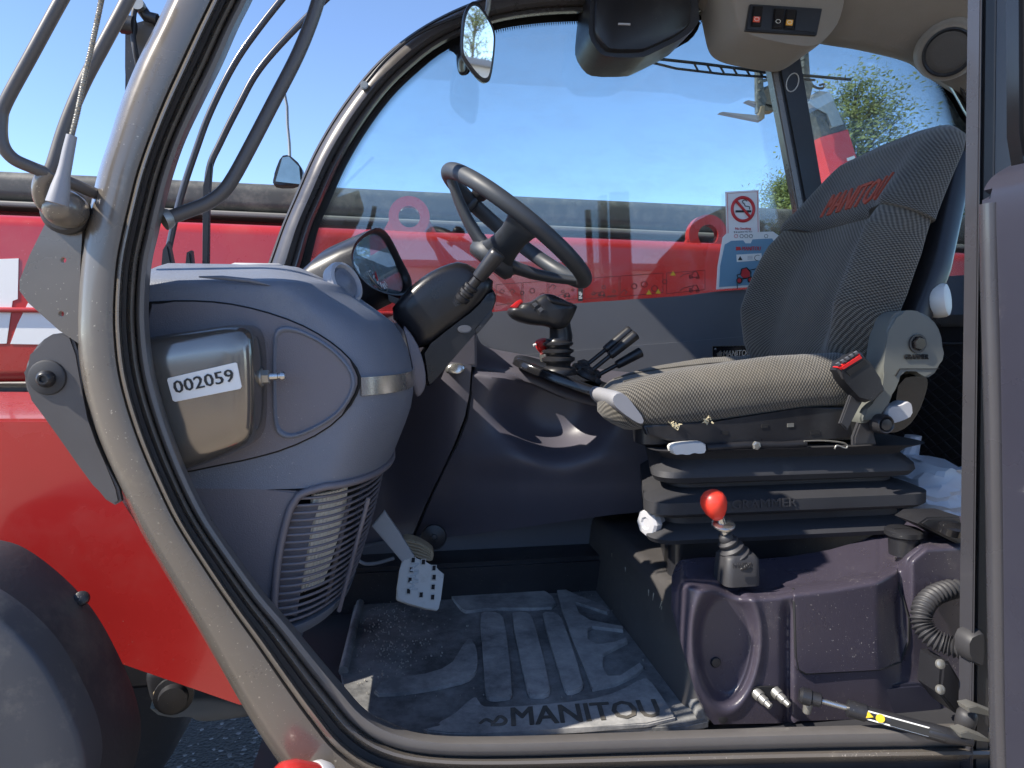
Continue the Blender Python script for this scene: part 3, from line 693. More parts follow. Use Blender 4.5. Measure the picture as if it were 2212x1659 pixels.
# lower core behind the grille, side skin, grille frame and slats
core = loft('grille_core', [dplan(py, .985, -.035) for py in (1405, 1370, 1330, 1290, 1240, 1190, 1140, 1100, 1062)], void, dash)
loft('lower_cap', [dplan(py, .985, o_) for py, o_ in ((1425, -.05), (1405, -.012), (1392, 0), (1368, 0), (1366, -.02))], dashp, dash)
prism('side_skin', [(395, 1050), (560, 1057), (655, 1062), (638, 1082), (626, 1104), (614, 1150), (604, 1200), (598, 1250), (593, 1320), (600, 1400), (640, 1420), (560, 1420), (480, 1260), (430, 1140)], .985, .03, dashside, dash, .003)
gr = thing('vent_grille', U(700, 1250, 1.0), 'slatted heater grille low on the dashboard, pale filter behind', 'grille')
def leftx(py): return interp([(1062, 660), (1082, 640), (1104, 628), (1150, 615), (1200, 605), (1250, 599), (1320, 595), (1400, 600)], py)
def bar(py, off, x0=None):
    pl = dplan(py, .985, off); z = pl[0].z
    xs = U(leftx(py) if x0 is None else x0, py, .985).x
    out = [Vector((xs, .985-off, z))]+[p for p in pl[1:24] if p.x > xs+.004 or p.y > 1.0]
    return out
tube('frame_edge', catmull([U(leftx(py)-3, py, .983) for py in (1420, 1320, 1250, 1200, 1150, 1104, 1082, 1066)]+bar(1058, .002, 690)[1:21], 3), .0055, dashside, gr, 8)
k = 0
for py in range(1083, 1372, 16):
    q = bar(py, -.004)
    pts = catmull([q[0]]+q[1:19], 3)
    tube('slat', pts, .0022, dashside, gr, 8)
# upright ribs behind the slats and the filter
for (x0, x1) in ((756, 700), (796, 732)):
    tube('rib', [U(x0+(x1-x0)*t, 1075+245*t, 1.045+.03*t) for t in (0, .25, .5, .75, 1)], .0035, dashside, gr, 6)
fl = []
for (py, xa, xb) in ((1082, 678, 752), (1130, 668, 748), (1200, 655, 732), (1260, 646, 716), (1306, 640, 700)):
    cv = catmull(bar(py, -.017)[:20], 12); cv = [p for p in cv if xa <= proj(p)[0] <= xb]
    q = [cv[int(i*(len(cv)-1)/4)] for i in range(5)]
    fl.append(q+[p+Vector((-.004, .008, 0)) for p in reversed(q)])
loft('filter_element', fl, cardf, gr, ang=30)
for t in range(9):
    a = (t+.5)/9
    tube('filter_pleat', [r_[min(3, int(a*4))].lerp(r_[min(3, int(a*4))+1], a*4-min(3, int(a*4)))+Vector((.0005, -.0012, 0)) for r_ in fl], .0013, cardf, gr, 5)
prism('louvre_plate', [(628, 1095), (690, 1088), (672, 1140), (640, 1330), (600, 1330), (606, 1200)], 1.0, .006, dashside, gr, .001)
# side panel with D shaped ridge
sp_ = prism('side_panel', [(300, 655), (400, 651), (480, 655), (560, 671), (640, 698), (700, 730), (748, 768), (776, 806), (776, 838), (750, 885), (700, 930), (620, 968), (540, 990), (470, 1004), (400, 1019), (300, 1030)], .981, .012, dashside, dash, .003, 1)
tube('panel_seam', chaikin([U(x, y, .9845) for x, y in [(300, 655), (400, 651), (480, 655), (560, 671), (640, 698), (700, 730), (748, 768), (776, 806), (776, 838), (750, 885), (700, 930), (620, 968), (540, 990), (470, 1004), (400, 1019), (300, 1030)]], 1), .0024, void, dash, 6, True)
dr = [(606, 706), (645, 710), (700, 738), (745, 776), (768, 815), (763, 850), (735, 892), (690, 922), (640, 944), (612, 944), (594, 925), (591, 860), (591, 725)]
P = chaikin([U(x, y, .983) for x, y in dr], 2); c = sum(P, Vector())/len(P)
loft('recess_ridge', [[c+(p-c)*s_+Vector((0, dy, 0)) for p in P] for s_, dy in ((1.03, .002), (1.02, -.004), (1.0, -.007), (.965, -.0075), (.93, -.004), (.90, .0), (.885, .0008), (.88, .002))], dashp, dash, caps=False, ang=70)
# styling ridge on top edge, silver trim band, vents
tube('crease', [U(430, 598, .984), U(480, 600, .983), U(540, 606, .983), U(583, 616, .984)], [.001, .003, .003, .001], dashp, dash, 8)
tb = MB(); lo_, hi_ = [p for p in dplan(859, .985, .003)[3:20]], [p for p in dplan(818, .985, .003)[3:20]]
sel = [(a, b) for a, b in zip(lo_, hi_) if a.x > U(775, 840, .985).x]
nn_ = len(sel); tb.add([a for a, b in sel]+[b for a, b in sel]+[a+(Vector((-.02, .02, 0))) for a, b in sel]+[b+Vector((-.02, .02, 0)) for a, b in sel],
    [(i, i+1, nn_+i+1, nn_+i) for i in range(nn_-1)]+[(nn_+i, nn_+i+1, 3*nn_+i+1, 3*nn_+i) for i in range(nn_-1)]+[(i, 2*nn_+i, 2*nn_+i+1, i+1) for i in range(nn_-1)]+[(0, nn_, 3*nn_, 2*nn_)])
tb.build('silver_trim', silver, dash, 0)
o = U(752, 608, 1.13); ax = Vector((.75, -.55, .35)).normalized()
vt = lathe('air_vent', o-ax*.02, ax, [(0, .034), (.012, .036), (.018, .034), (.02, .029), (.012, .026)], greyl, dash, 28)
lathe('vent_flap', o-ax*.008, ax, [(0, .026), (.004, .024), (.006, .012), (.01, .008), (.012, 0)], dashp, vt, 24)
lathe('top_vent', U(555, 571, 1.2)-Vector((0, 0, .006)), (0, -.1, 1), [(0, .04), (.006, .039), (.008, .034), (.004, .03)], greyl, dash, 28)
# instrument cowl
cw = thing('instrument_cluster', U(815, 580, 1.36), 'hooded instrument cluster with round gauge on top of dashboard', 'instruments')
ringpx = [((757, 560), 1.22), ((765, 528), 1.23), ((788, 506), 1.27), ((816, 496), 1.33), ((838, 514), 1.40), ((862, 560), 1.45), ((884, 606), 1.47), ((878, 634), 1.43), ((845, 638), 1.34), ((800, 622), 1.26), ((770, 592), 1.22)]
rg = catmull([U(x, y, Y) for (x, y), Y in ringpx], 4, True)
c = sum(rg, Vector())/len(rg); nrm = Vector((.80, -.35, .45)).normalized()
bk = Vector((-.11, .03, -.05))
loft('hood', [[c+(p-c)*1.0+bk*1.2+Vector((0, 0, -.02)) for p in rg], [c+(p-c)*1.09+bk*.6 for p in rg], [c+(p-c)*1.06+bk*.15 for p in rg], [c+(p-c)*1.03-bk*.03 for p in rg], [c+(p-c)*.98-bk*.03 for p in rg], [c+(p-c)*.93 for p in rg], [c+(p-c)*.90+bk*.2 for p in rg]], black, cw, ang=70)
fc = [c+(p-c)*.90+bk*.16 for p in rg]
loft('dial_face', [[p-nrm*.004 for p in fc], fc], pm('dial_grey', (.10, .13, .17), .35, var=.2, vscale=30), cw, ang=20)
d0 = c+bk*.135; u_ = (U(770, 560, 1.25)-U(850, 600, 1.43)).normalized(); v_ = nrm.cross(u_)
for rr_, mm in ((.052, zinc), (.040, bluef), (.014, zinc)):
    tube('dial_ring', [d0+u_*(math.cos(a*math.pi/12)*rr_)+v_*(math.sin(a*math.pi/12)*rr_) for a in range(24)], .0015, mm, cw, 6, True)
tk = MB()
for a in range(14):
    w = R(-30+a*18); r0 = u_*math.cos(w)+v_*math.sin(w); tk.tube([d0+r0*.036+nrm*.003, d0+r0*.047+nrm*.003], .0012, 5)
tk.build('dial_ticks', paper, cw)
tube('needle', [d0+nrm*.002, d0+(u_*.5+v_*.8).normalized()*.040+nrm*.004], .0018, redink, cw, 5)
loft('cover_glass', [[c+(p-c)*.935+bk*.06 for p in rg], [c+(p-c)*.935+bk*.045 for p in rg]], glass('dial_glass', (.92, .94, .95), .03, .02), cw, ang=20)
prism('icon_strip', [(838, 636), (862, 645), (880, 655), (862, 660), (840, 650)], 1.30, .01, black, cw, .002)

# ------------------------------------------------------------------ door striker box on pillar
sb = thing('door_striker_box', U(450, 860, .97), 'glossy smoked striker box stickered 002059 beside the front pillar', 'striker box')
dome('cover', [(322, 735), (345, 726), (440, 712), (535, 698), (566, 712), (574, 760), (576, 900), (566, 944), (535, 964), (430, 1004), (404, 1004), (382, 960), (350, 850), (330, 780)], .975, [(.985, 1.0), (.955, 1.0), (.935, .985), (.922, .955), (.914, .90), (.909, .80), (.9065, .6), (.906, .3), (.906, .05)], smoke, sb, 2)
ss = prism('number_sticker', [(362, 817), (508, 783), (512, 785), (522, 835), (519, 840), (378, 868), (373, 865), (361, 822)], .9035, .0015, paper, sb, .0003)
text('number', '002059', U(379, 850, .903), U(509, 822, .903)-U(379, 850, .903), (0, 0, 1), 27*mpp(440, 830, .903), ink, ss, .0005, .018, 0, (U(509, 822, .903)-U(381, 850, .903)).length)
a = U(562, 815, .945); b = U(616, 812, .945); d_ = (b-a).normalized()
lathe('washer', a, d_, [(0, .012), (.003, .012), (.003, .008)], zinc, sb, 18)
lathe('nut', a+d_*.003, d_, [(0, .0095), (.008, .0095), (.009, .008)], zinc, sb, 6, 20)
L_ = (b-a).length
lathe('striker_pin', a+d_*.008, d_, [(0, .0052), (L_*.45, .0052), (L_*.47, .0042), (L_*.6, .0042), (L_*.62, .0055), (L_-.014, .0055), (L_-.0135, .0065), (L_-.010, .0065), (L_-.008, .005)], steelm, sb, 18)

# ------------------------------------------------------------------ steering column and wheel
colb = pm('column_black', (.011, .011, .013), .3, rvar=.08, var=.2)
sc_ = thing('steering_column', U(960, 720, 1.35), 'black steering column shroud rising out of the dashboard', 'steering column')
dome('upper_shroud', [(840, 674), (876, 628), (918, 592), (964, 569), (1000, 562), (1042, 586), (1076, 612), (1036, 664), (978, 708), (910, 760), (884, 724)], 1.27, [(1.46, .96), (1.42, 1.0), (1.32, 1.02), (1.285, 1.0), (1.27, .95), (1.262, .86), (1.258, .7), (1.257, .4), (1.256, .1)], colb, sc_, 1)
dome('lower_shroud', [(910, 756), (975, 704), (1032, 662), (1066, 618), (1077, 640), (1066, 672), (1036, 712), (985, 770), (930, 835), (921, 838), (917, 800)], 1.262, [(1.45, .96), (1.40, 1.0), (1.29, 1.0), (1.272, .98), (1.264, .93)], colb, sc_, 1)
dome('column_surround', [(868, 697), (890, 722), (908, 755), (920, 800), (921, 838), (905, 862), (893, 850), (893, 800), (880, 740)], 1.24, [(1.44, 1), (1.26, 1), (1.245, .97), (1.243, .9)], dashside, sc_, 1)
prism('key_barrel', [(1004+15*math.cos(a*math.pi/8), 711+9*math.sin(a*math.pi/8)) for a in range(16)], 1.256, .02, greyp, sc_, .002)
prism('side_clip', [(1025, 712), (1045, 690), (1062, 668), (1066, 680), (1040, 712), (1030, 722)], 1.262, .05, black, sc_, .002)
prism('stalk_seat', [(978, 652), (990, 622), (1012, 612), (1016, 630), (1000, 656), (985, 662)], 1.252, .02, black, sc_, .004)
stk = thing('control_stalk', U(1000, 640, 1.25), 'black column stalk with ribbed collar pointing up to the wheel', 'stalk')
pA, pB = U(996, 648, 1.255), U(1077, 545, 1.22); dd = (pB-pA); L_ = dd.length; dd.normalize()
lathe('ribbed_collar', pA, dd, [(0, .0125), (.008, .0135), (.010, .010), (.013, .010), (.015, .0135), (.020, .0135), (.022, .010), (.025, .010), (.027, .013), (.032, .013), (.034, .009), (.05, .009)], black, stk, 20, 30)
lathe('grip', pA+dd*.048, dd, [(0, .008), (.004, .0125), (.02, .0135), (L_-.056, .0150), (L_-.050, .0148), (L_-.048, .013)], black, stk, 22, 40)
lathe('end_cap', pA+dd*(L_-.002), dd, [(-.002, .013), (0, .0125), (.0005, .010)], greyp, stk, 22)
wh = thing('steering_wheel', U(1110, 500, 1.40), 'black three spoke steering wheel tilted towards the seat', 'steering wheel')
WC = U(1116, 492, 1.385)
e1 = (U(1262, 606, 1.385)-U(975, 372, 1.385)); RM = e1.length/2; e1.normalize()
e2 = Vector((0, -1, 0)); WN = e1.cross(e2); WN = WN if WN.z > 0 else -WN
e2 = (e2*math.cos(R(4.5))-WN*math.sin(R(4.5))).normalized(); WN = (WN*math.cos(R(4.5))+Vector((0, -1, 0))*math.sin(R(4.5))).normalized()
rim = [WC+e1*(RM*math.cos(a*math.pi/32))+e2*(RM*math.sin(a*math.pi/32)) for a in range(64)]
tube('rim', rim, .0158, wheelp, wh, 18, True)
HB = WC-WN*.075
lathe('hub', HB-WN*.02, WN, [(0, .045), (.01, .052), (.03, .05), (.04, .04), (.044, .02), (.045, 0)], wheelp, wh, 28, 60)
def spoke(ang, w0, w1):
    dr_ = e1*math.cos(ang)+e2*math.sin(ang); tn = -e1*math.sin(ang)+e2*math.cos(ang); rings = []
    for t in (0, .15, .3, .5, .7, .85, 1.0):
        c_ = HB.lerp(WC+dr_*RM, t)+WN*(-.012*math.sin(math.pi*t)); w = w0+(w1-w0)*t+.018*(abs(2*t-1)**3); h = .011+.004*(1-t)
        rings.append([c_+tn*(w*math.cos(k*math.pi/8))+WN*(h*math.sin(k*math.pi/8)) for k in range(16)])
    loft('spoke', rings, wheelp, wh, ang=60)
spoke(R(0), .032, .016); spoke(R(180), .032, .016); spoke(R(90), .036, .022)
kn = WC+e1*(-RM*.60)+e2*(-RM*.72)
lathe('spinner_knob', kn, WN, [(-.02, .010), (.0, .012), (.01, .009), (.016, .016), (.026, .019), (.036, .017), (.041, .010), (.042, 0)], black, wh, 20, 60)

# ------------------------------------------------------------------ pedals
bp_ = thing('brake_pedal', U(905, 1250, 1.3), 'grey brake pedal with slotted steel pad and flat arm', 'pedal')
YB = 1.27
prism('arm', [(803, 1137), (830, 1104), (862, 1150), (895, 1203), (870, 1216)], YB+.02, .014, pedalm, bp_, .002)
# pad plane tilts back
pn = Vector((.10, -.86, .5)).normalized(); pc = U(907, 1260, YB)
def pad(x, y, d=0): return RP(x, y, pc+pn*d, pn)
PO = [(866, 1210), (880, 1202), (898, 1202), (960, 1236), (958, 1250), (950, 1312), (942, 1320), (862, 1298), (855, 1290)]
P = chaikin([pad(x, y) for x, y in PO], 1)
frombm('pad', bm_prism(P, -pn*.016, .003, 2), pedalpad, bp_)
for (x, y) in ((893, 1210), (915, 1214), (938, 1227), (889, 1231), (938, 1247), (886, 1253), (936, 1268), (883, 1277), (910, 1285), (935, 1290)):
    sl = [pad(x-4.5, y-6, .0012), pad(x+4.5, y-6, .0012), pad(x+3.5, y+6, .0012), pad(x-5.5, y+6, .0012)]
    frombm('slot', bm_prism(sl, -pn*.002, 0), void, bp_)
    tube('slot_rim', sl, .0012, pedalpad, bp_, 5, True)
text('pad_letters', 'MAN', pad(903, 1274, .001), pad(904, 1250)-pad(903, 1274), pad(880, 1262)-pad(925, 1262), .016, zinc, bp_, .0006, .02)
ap = thing('treadle_pedal', U(905, 1190, 1.42), 'worn tan ribbed treadle pedal behind the brake pedal', 'pedal')
dome('treadle', [(868, 1166), (880, 1161), (905, 1168), (934, 1186), (938, 1196), (934, 1214), (912, 1208), (880, 1195)], 1.40, [(1.43, 1.0), (1.40, 1.0), (1.395, .94)], woodish, ap, 1)
for t in range(5):
    tube('rib', [U(875+t*1.5, 1168+t*7, 1.392), U(905+t*1.5, 1175+t*7.4, 1.391), U(930, 1190+t*5, 1.393)], .0022, woodish, ap, 6)
tube('rod', catmull([U(775, 1211, 1.45), U(790, 1218, 1.45), U(815, 1216, 1.46), U(850, 1206, 1.48)], 5), .004, pedalm, ap, 8)

# ------------------------------------------------------------------ floor mat
MZ = U(1200, 1575, 1.0).z
mt = thing('floor_mat', (.2, 1.3, MZ-.03), 'dusty black rubber floor mat moulded with ribs and MANITOU', 'floor mat')
def onm(x, y, dz=0): return UZ(x, y, MZ+dz)
def matpiece(name, px, top, th, m, ch=1, bev=.002, parent=mt):
    P = [onm(x, y, top) for x, y in px]
    if ch: P = chaikin(P, ch)
    return frombm(name, bm_prism(P, (0, 0, -th), bev, 2), m, parent)
matpiece('base', [(775, 1262), (830, 1248), (1000, 1240), (1180, 1238), (1316, 1234), (1345, 1275), (1440, 1420), (1530, 1556), (1480, 1566), (1200, 1580), (960, 1592), (880, 1580), (800, 1545), (742, 1490), (735, 1440), (760, 1330)], 0, .014, matm, 0, .003)
def lip(name, pts, h, w):
    tube(name, [onm(x, y, h*.4) for x, y in pts], w, matm, mt, 8)
lip('edge_lip', [(792, 1262), (1000, 1246), (1180, 1242), (1312, 1240)], .01, .010)
lip('edge_lip', [(1312, 1240), (1345, 1282), (1440, 1425), (1520, 1548)], .012, .012)
lip('edge_lip', [(790, 1262), (770, 1330), (742, 1450)], .01, .009)
for quad in ([(1036, 1325), (1048, 1320), (1078, 1322), (1090, 1335), (1108, 1495), (1100, 1505), (1060, 1508), (1048, 1500), (1044, 1420)],
             [(1104, 1324), (1115, 1320), (1142, 1322), (1152, 1335), (1190, 1485), (1184, 1500), (1146, 1503), (1138, 1490)],
             [(1170, 1324), (1180, 1320), (1204, 1322), (1216, 1340), (1260, 1470), (1258, 1485), (1228, 1496), (1218, 1485)]):
    matpiece('foot_rib', quad, .008, .009, matraise, 1, .002)
matpiece('raised_field', [(960, 1268), (1090, 1266), (1165, 1270), (1190, 1282), (1206, 1310), (1150, 1313), (1050, 1312), (1020, 1318), (1000, 1320), (985, 1300)], .007, .008, matraise, 1)
matpiece('raised_field', [(1200, 1262), (1240, 1282), (1300, 1305), (1318, 1318), (1312, 1322), (1255, 1303), (1240, 1300), (1250, 1325), (1275, 1340), (1345, 1352), (1346, 1360), (1280, 1352), (1268, 1358), (1268, 1380), (1290, 1392), (1330, 1386), (1352, 1376), (1356, 1384), (1325, 1400), (1303, 1412), (1300, 1440), (1312, 1460), (1340, 1460), (1382, 1430), (1390, 1440), (1375, 1455), (1330, 1475), (1280, 1486), (1265, 1450), (1240, 1390), (1215, 1320)], .007, .008, matraise, 0, .001)
matpiece('raised_field', [(960, 1598-30), (940, 1560), (985, 1545), (1000, 1520), (1030, 1500), (1032, 1520), (1050, 1530), (1150, 1524), (1270, 1512), (1340, 1495), (1385, 1465), (1400, 1462), (1440, 1520), (1465, 1558), (1200, 1575), (1000, 1586), (900, 1575)], .007, .008, matraise, 1)
matpiece('raised_field', [(830, 1465), (900, 1460), (975, 1440), (995, 1400), (1015, 1372), (1030, 1400), (1032, 1440), (1022, 1462), (990, 1475), (870, 1495), (800, 1500)], .007, .008, matraise, 1)
text('mat_lettering', 'MANITOU', onm(1106, 1568, .0075), onm(1425, 1548)-onm(1106, 1568), (0, 1, 0), .052, matletter, mt, .0006, .022, .12, (onm(1432, 1548)-onm(1106, 1568)).length)
tube('mat_emblem', catmull([onm(1036, 1566, .005), onm(1050, 1556, .006), onm(1066, 1562, .006), onm(1078, 1550, .006), onm(1092, 1556, .006), onm(1086, 1566, .006), onm(1060, 1568, .006)], 4), .0035, matletter, mt, 8)
# crumbs of dried mud on the mat
cr_ = MB(); rnd = random.Random(3)
for _ in range(420):
    x = rnd.gauss(840, 45) if rnd.random() < .7 else rnd.uniform(780, 1420); y = rnd.gauss(1370, 55) if x < 960 else rnd.uniform(1270, 1540)
    if y < 1265 or y > 1520 or x < 765 or x > 1400: continue
    p = onm(x, y, .003); r_ = rnd.uniform(.0006, .0019)
    cr_.lathe(p, (rnd.random()-.5, rnd.random()-.5, 1), [(-r_, r_*.6), (0, r_), (r_, r_*.4)], 5)
cb = cr_.build('mud_crumbs', pm('dry_mud', (.33, .31, .27), .9, var=.3, vscale=50), mt); cb['kind'] = 'stuff'
# ------------------------------------------------------------------ far side console, firewall
fc_ = thing('side_console', U(1150, 1000, 1.6), 'dark purple moulded console along the far side below the joystick', 'console')
def sm(a, b, x): t = max(0, min(1, (x-a)/(b-a))); return t*t*(3-2*t)
seam = [(795, 1022), (850, 1018), (900, 1008), (960, 985), (1010, 962), (1080, 928), (1160, 893), (1200, 880)]
def fy(x, y):
    yb = interp([(860, 1.66), (1000, 1.60), (1120, 1.56), (1450, 1.50)], x)
    d = yb+.05*sm(1180, 1040, y)*0
    # arm scoop: hollow below the tray with a soft shelf
    bx, by = (x-1195)/118, (y-880)/(92+20*math.sin(x/60))
    r2 = bx*bx+by*by
    d += .085*math.exp(-r2*r2*1.2)
    d -= .022*math.exp(-((x-1190)/190)**2-((y-990)/40)**2)
    d += .03*sm(1050, 1180, y)
    top = interp([(860, 800), (1030, 795), (1148, 815), (1230, 850), (1305, 868), (1450, 900)], x)
    d += .05*max(0, 1-(y-top)/14)**2 if y < top+14 else 0
    return d
poly = [(1030, 793), (1090, 800), (1148, 814), (1225, 847), (1305, 868), (1450, 900), (1450, 1120), (1320, 1112), (1180, 1132), (1040, 1152), (897, 1168), (930, 1085), (965, 1010), (990, 960), (1012, 900), (1020, 850), (1022, 793)]
seamx = lambda y: interp(seam, y)
fbot = lambda x: interp([(880, 1172), (897, 1168), (1040, 1152), (1180, 1132), (1320, 1112), (1450, 1100)], x)
ftop = lambda x: interp([(880, 790), (1022, 792), (1090, 800), (1148, 814), (1225, 847), (1305, 868), (1450, 900)], x)
field2('side_moulding', seamx, lambda y: 1452, ftop, fbot, 80, 60, fy, fartrim, fc_, .02)
field2('front_moulding', lambda y: 690, lambda y: seamx(y)-4, lambda x: interp([(690, 780), (880, 765), (1022, 790)], x), lambda x: interp([(690, 1230), (800, 1215), (890, 1172), (1022, 1150)], x), 50, 60, lambda x, y: 1.59+.10*sm(1000, 820, x), fartrim, fc_, .02)
tube('seam', [U(x-2, y, fy(max(x, 900), y)-.0005) for x, y in [(1022, 800), (1019, 850), (1011, 903), (988, 962), (962, 1012), (927, 1088), (896, 1160)]], .0024, void, fc_, 6)
# top deck with raised rear edge
dk = [(1028, 793), (1030, 722), (1042, 742), (1065, 752), (1120, 762), (1180, 772), (1320, 800), (1500, 830), (1500, 900), (1305, 868), (1225, 847), (1148, 814), (1090, 800)]
P1 = [U(x, y, interp([(1028, 1.63), (1150, 1.6), (1500, 1.53)], x)) for x, y in [(1028, 797), (1090, 803), (1148, 817), (1225, 850), (1305, 871), (1450, 903)]]
P0 = [U(x, y, 1.765) for x, y in [(1030, 722), (1048, 748), (1120, 764), (1200, 778), (1320, 800), (1480, 812)]]
rows = []
for a, b in zip(catmull(P1, 4), catmull(P0, 4)):
    rows.append([a+Vector((0, .006, -.012)), a+Vector((0, .004, 0)), a.lerp(b, .08)+Vector((0, 0, .007)), a.lerp(b, .3)+Vector((0, 0, .010)), a.lerp(b, .6)+Vector((0, 0, .012)), b])
v = [p for r_ in rows for p in r_]; n_ = 6
mesh('top_deck', v, [(i*n_+j, i*n_+j+1, (i+1)*n_+j+1, (i+1)*n_+j) for i in range(len(rows)-1) for j in range(n_-1)], fartrim, fc_, 60)
prism('front_deck', [(905, 700), (1030, 712), (1031, 792), (900, 800)], 1.60, .15, fartrim, fc_, .006)
lathe('floor_screw', U(937, 1160, 1.61), (0, -1, .1), [(0, .03), (.004, .028), (.006, .02), (.008, .008), (.012, .007), (.013, .003)], black, fc_, 20)
dome('door_pull', [(960, 806), (968, 786), (990, 783), (1002, 787), (1008, 796), (1002, 806), (985, 810)], 1.55, [(1.60, .9), (1.56, 1), (1.55, .93), (1.547, .8)], silver, fc_, 1)
kp = thing('kick_panel', U(1100, 1200, 1.64), 'grey kick panel between the floor mat and the far console', 'panel')
prism('kick_board', [(780, 1180), (900, 1160), (1040, 1143), (1180, 1122), (1330, 1100), (1330, 1225), (1312, 1230), (1000, 1205), (780, 1235)], 1.655, .02, greyp, kp, .004)
prism('floor_riser', [(770, 1235), (1000, 1200), (1312, 1214), (1318, 1250), (770, 1270)], 1.640, .012, blackm, kp, .003)

tr = thing('lever_tray', U(1220, 810, 1.6), 'shiny black oval tray around the joystick foot', 'tray')
TC = U(1245, 822, 1.58); tx = (U(1330, 855, 1.55)-U(1150, 790, 1.62)).normalized(); tz = Vector((0, 0, 1)); tz = (tz-tx*tz.dot(tx)).normalized(); ty = tz.cross(tx)
def oval(a, b, dz): return [TC+tx*(a*math.copysign(abs(math.cos(t*math.pi/24))**.8, math.cos(t*math.pi/24)))+ty*(b*math.copysign(abs(math.sin(t*math.pi/24))**.8, math.sin(t*math.pi/24)))+tz*dz for t in range(48)]
loft('tray', [oval(.155, .105, -.010), oval(.155, .105, .004), oval(.152, .102, .009), oval(.145, .096, .011), oval(.138, .09, .008), oval(.12, .075, .004), oval(.05, .03, .003)], gloss_black, tr, ang=60)

js = thing('joystick', U(1210, 800, 1.58), 'black boom joystick with pistol grip, paddle and bellows foot', 'joystick')
J0 = U(1207, 805, 1.565); JU = Vector((-.03, 0, 1)).normalized()
kk = mpp(1200, 750, 1.565)
lathe('bellows', J0-JU*.006, JU, [(0, 38*kk), (8*kk, 39*kk), (16*kk, 36*kk), (20*kk, 26*kk), (26*kk, 27*kk), (32*kk, 36*kk), (38*kk, 36*kk), (42*kk, 26*kk), (46*kk, 27*kk), (50*kk, 34*kk), (55*kk, 34*kk), (58*kk, 25*kk), (62*kk, 26*kk), (66*kk, 33*kk), (70*kk, 33*kk), (74*kk, 27*kk), (80*kk, 26*kk)], black, js, 28, 50)
st = [((1210, 748), 25, 24), ((1212, 725), 25, 24), ((1210, 705), 23, 22), ((1204, 690), 27, 26), ((1194, 676), 40, 32)]
rings = []
for (c_, w, d_) in st:
    o = U(*c_, 1.565); rings.append([o+Vector((w*kk*math.cos(t*math.pi/12), d_*kk*math.sin(t*math.pi/12), 0)) for t in range(24)])
loft('neck', rings, black, js, ang=60)
dome('grip_head', [(1099, 676), (1103, 663), (1118, 668), (1124, 655), (1148, 652), (1160, 645), (1174, 634), (1195, 634), (1215, 644), (1238, 655), (1250, 660), (1248, 668), (1238, 690), (1228, 706), (1214, 712), (1200, 712), (1186, 704), (1150, 702), (1115, 692)], 1.54, [(1.605, .8), (1.595, .92), (1.575, 1.0), (1.555, 1.0), (1.54, .96), (1.533, .85), (1.530, .6), (1.529, .2)], black, js, 1)
for cx, cy in ((1156, 656), (1168, 667)):
    b_ = prism('rocker', [(cx-13, cy+1), (cx+2, cy-9), (cx+13, cy+2), (cx-3, cy+14)], 1.527, .01, blackm, js, .0015)
    prism('rocker_pad', [(cx-7, cy+1), (cx+1, cy-4), (cx+7, cy+2), (cx-1, cy+8)], 1.5255, .004, greyp, b_, .0008)
prism('trigger', [(1104, 662), (1118, 650), (1126, 646), (1130, 652), (1114, 672)], 1.545, .02, redbtn, js, .003)
tube('thumb_ridges', catmull([U(1180, 640, 1.54), U(1195, 650, 1.53), U(1215, 655, 1.53), U(1235, 660, 1.54)], 4), .006, blackm, js, 8)
es = thing('stop_button', U(1172, 750, 1.62), 'red capped key switch beside the joystick bellows', 'switch')
lathe('cap', U(1172, 746, 1.61), (-.25, -.2, 1), [(-.018, .009), (-.006, .0155), (.0, .0165), (.008, .0165), (.014, .013), (.016, 0)], redbtn, es, 20, 50)
lathe('collar', U(1176, 760, 1.61), (-.25, -.2, 1), [(-.02, .014), (-.008, .013), (-.003, .012)], silver, es, 20)
tube('pin', [U(1159, 744, 1.60), U(1152, 746, 1.60)], .003, paper, es, 8)
for i, (a, b, Y, lab) in enumerate((((1275, 782), (1362, 712), 1.62, 'black hand lever furthest from the seat, behind its taller twin'), ((1284, 796), (1374, 722), 1.59, 'black hand lever standing foremost of the upright pair'), ((1300, 806), (1385, 760), 1.605, 'black hand lever lying lowest, nearest the seat cushion'))):
    lv = thing('hand_lever', U(*a, Y), lab, 'lever', 'black hand levers beside the joystick')
    A, B = U(*a, Y), U(*b, Y); D = (B-A); L_ = D.length; D.normalize()
    lathe('stem', A-D*.02, D, [(0, .0052), (L_*.55, .0052)], black, lv, 12)
    lathe('grip', A+D*L_*.36, D, [(0, .0075), (.002, .0098), (.006, .0105), (L_*.58, .0128), (L_*.625, .0128), (L_*.635, .0118)], black, lv, 20, 40)
    lathe('boot', A-D*.03-Vector((0, 0, .004)), (D+Vector((0, 0, 1))), [(0, .024), (.006, .026), (.012, .022), (.015, .016), (.02, .018), (.025, .012), (.03, .006)], rubber, lv, 16, 60)

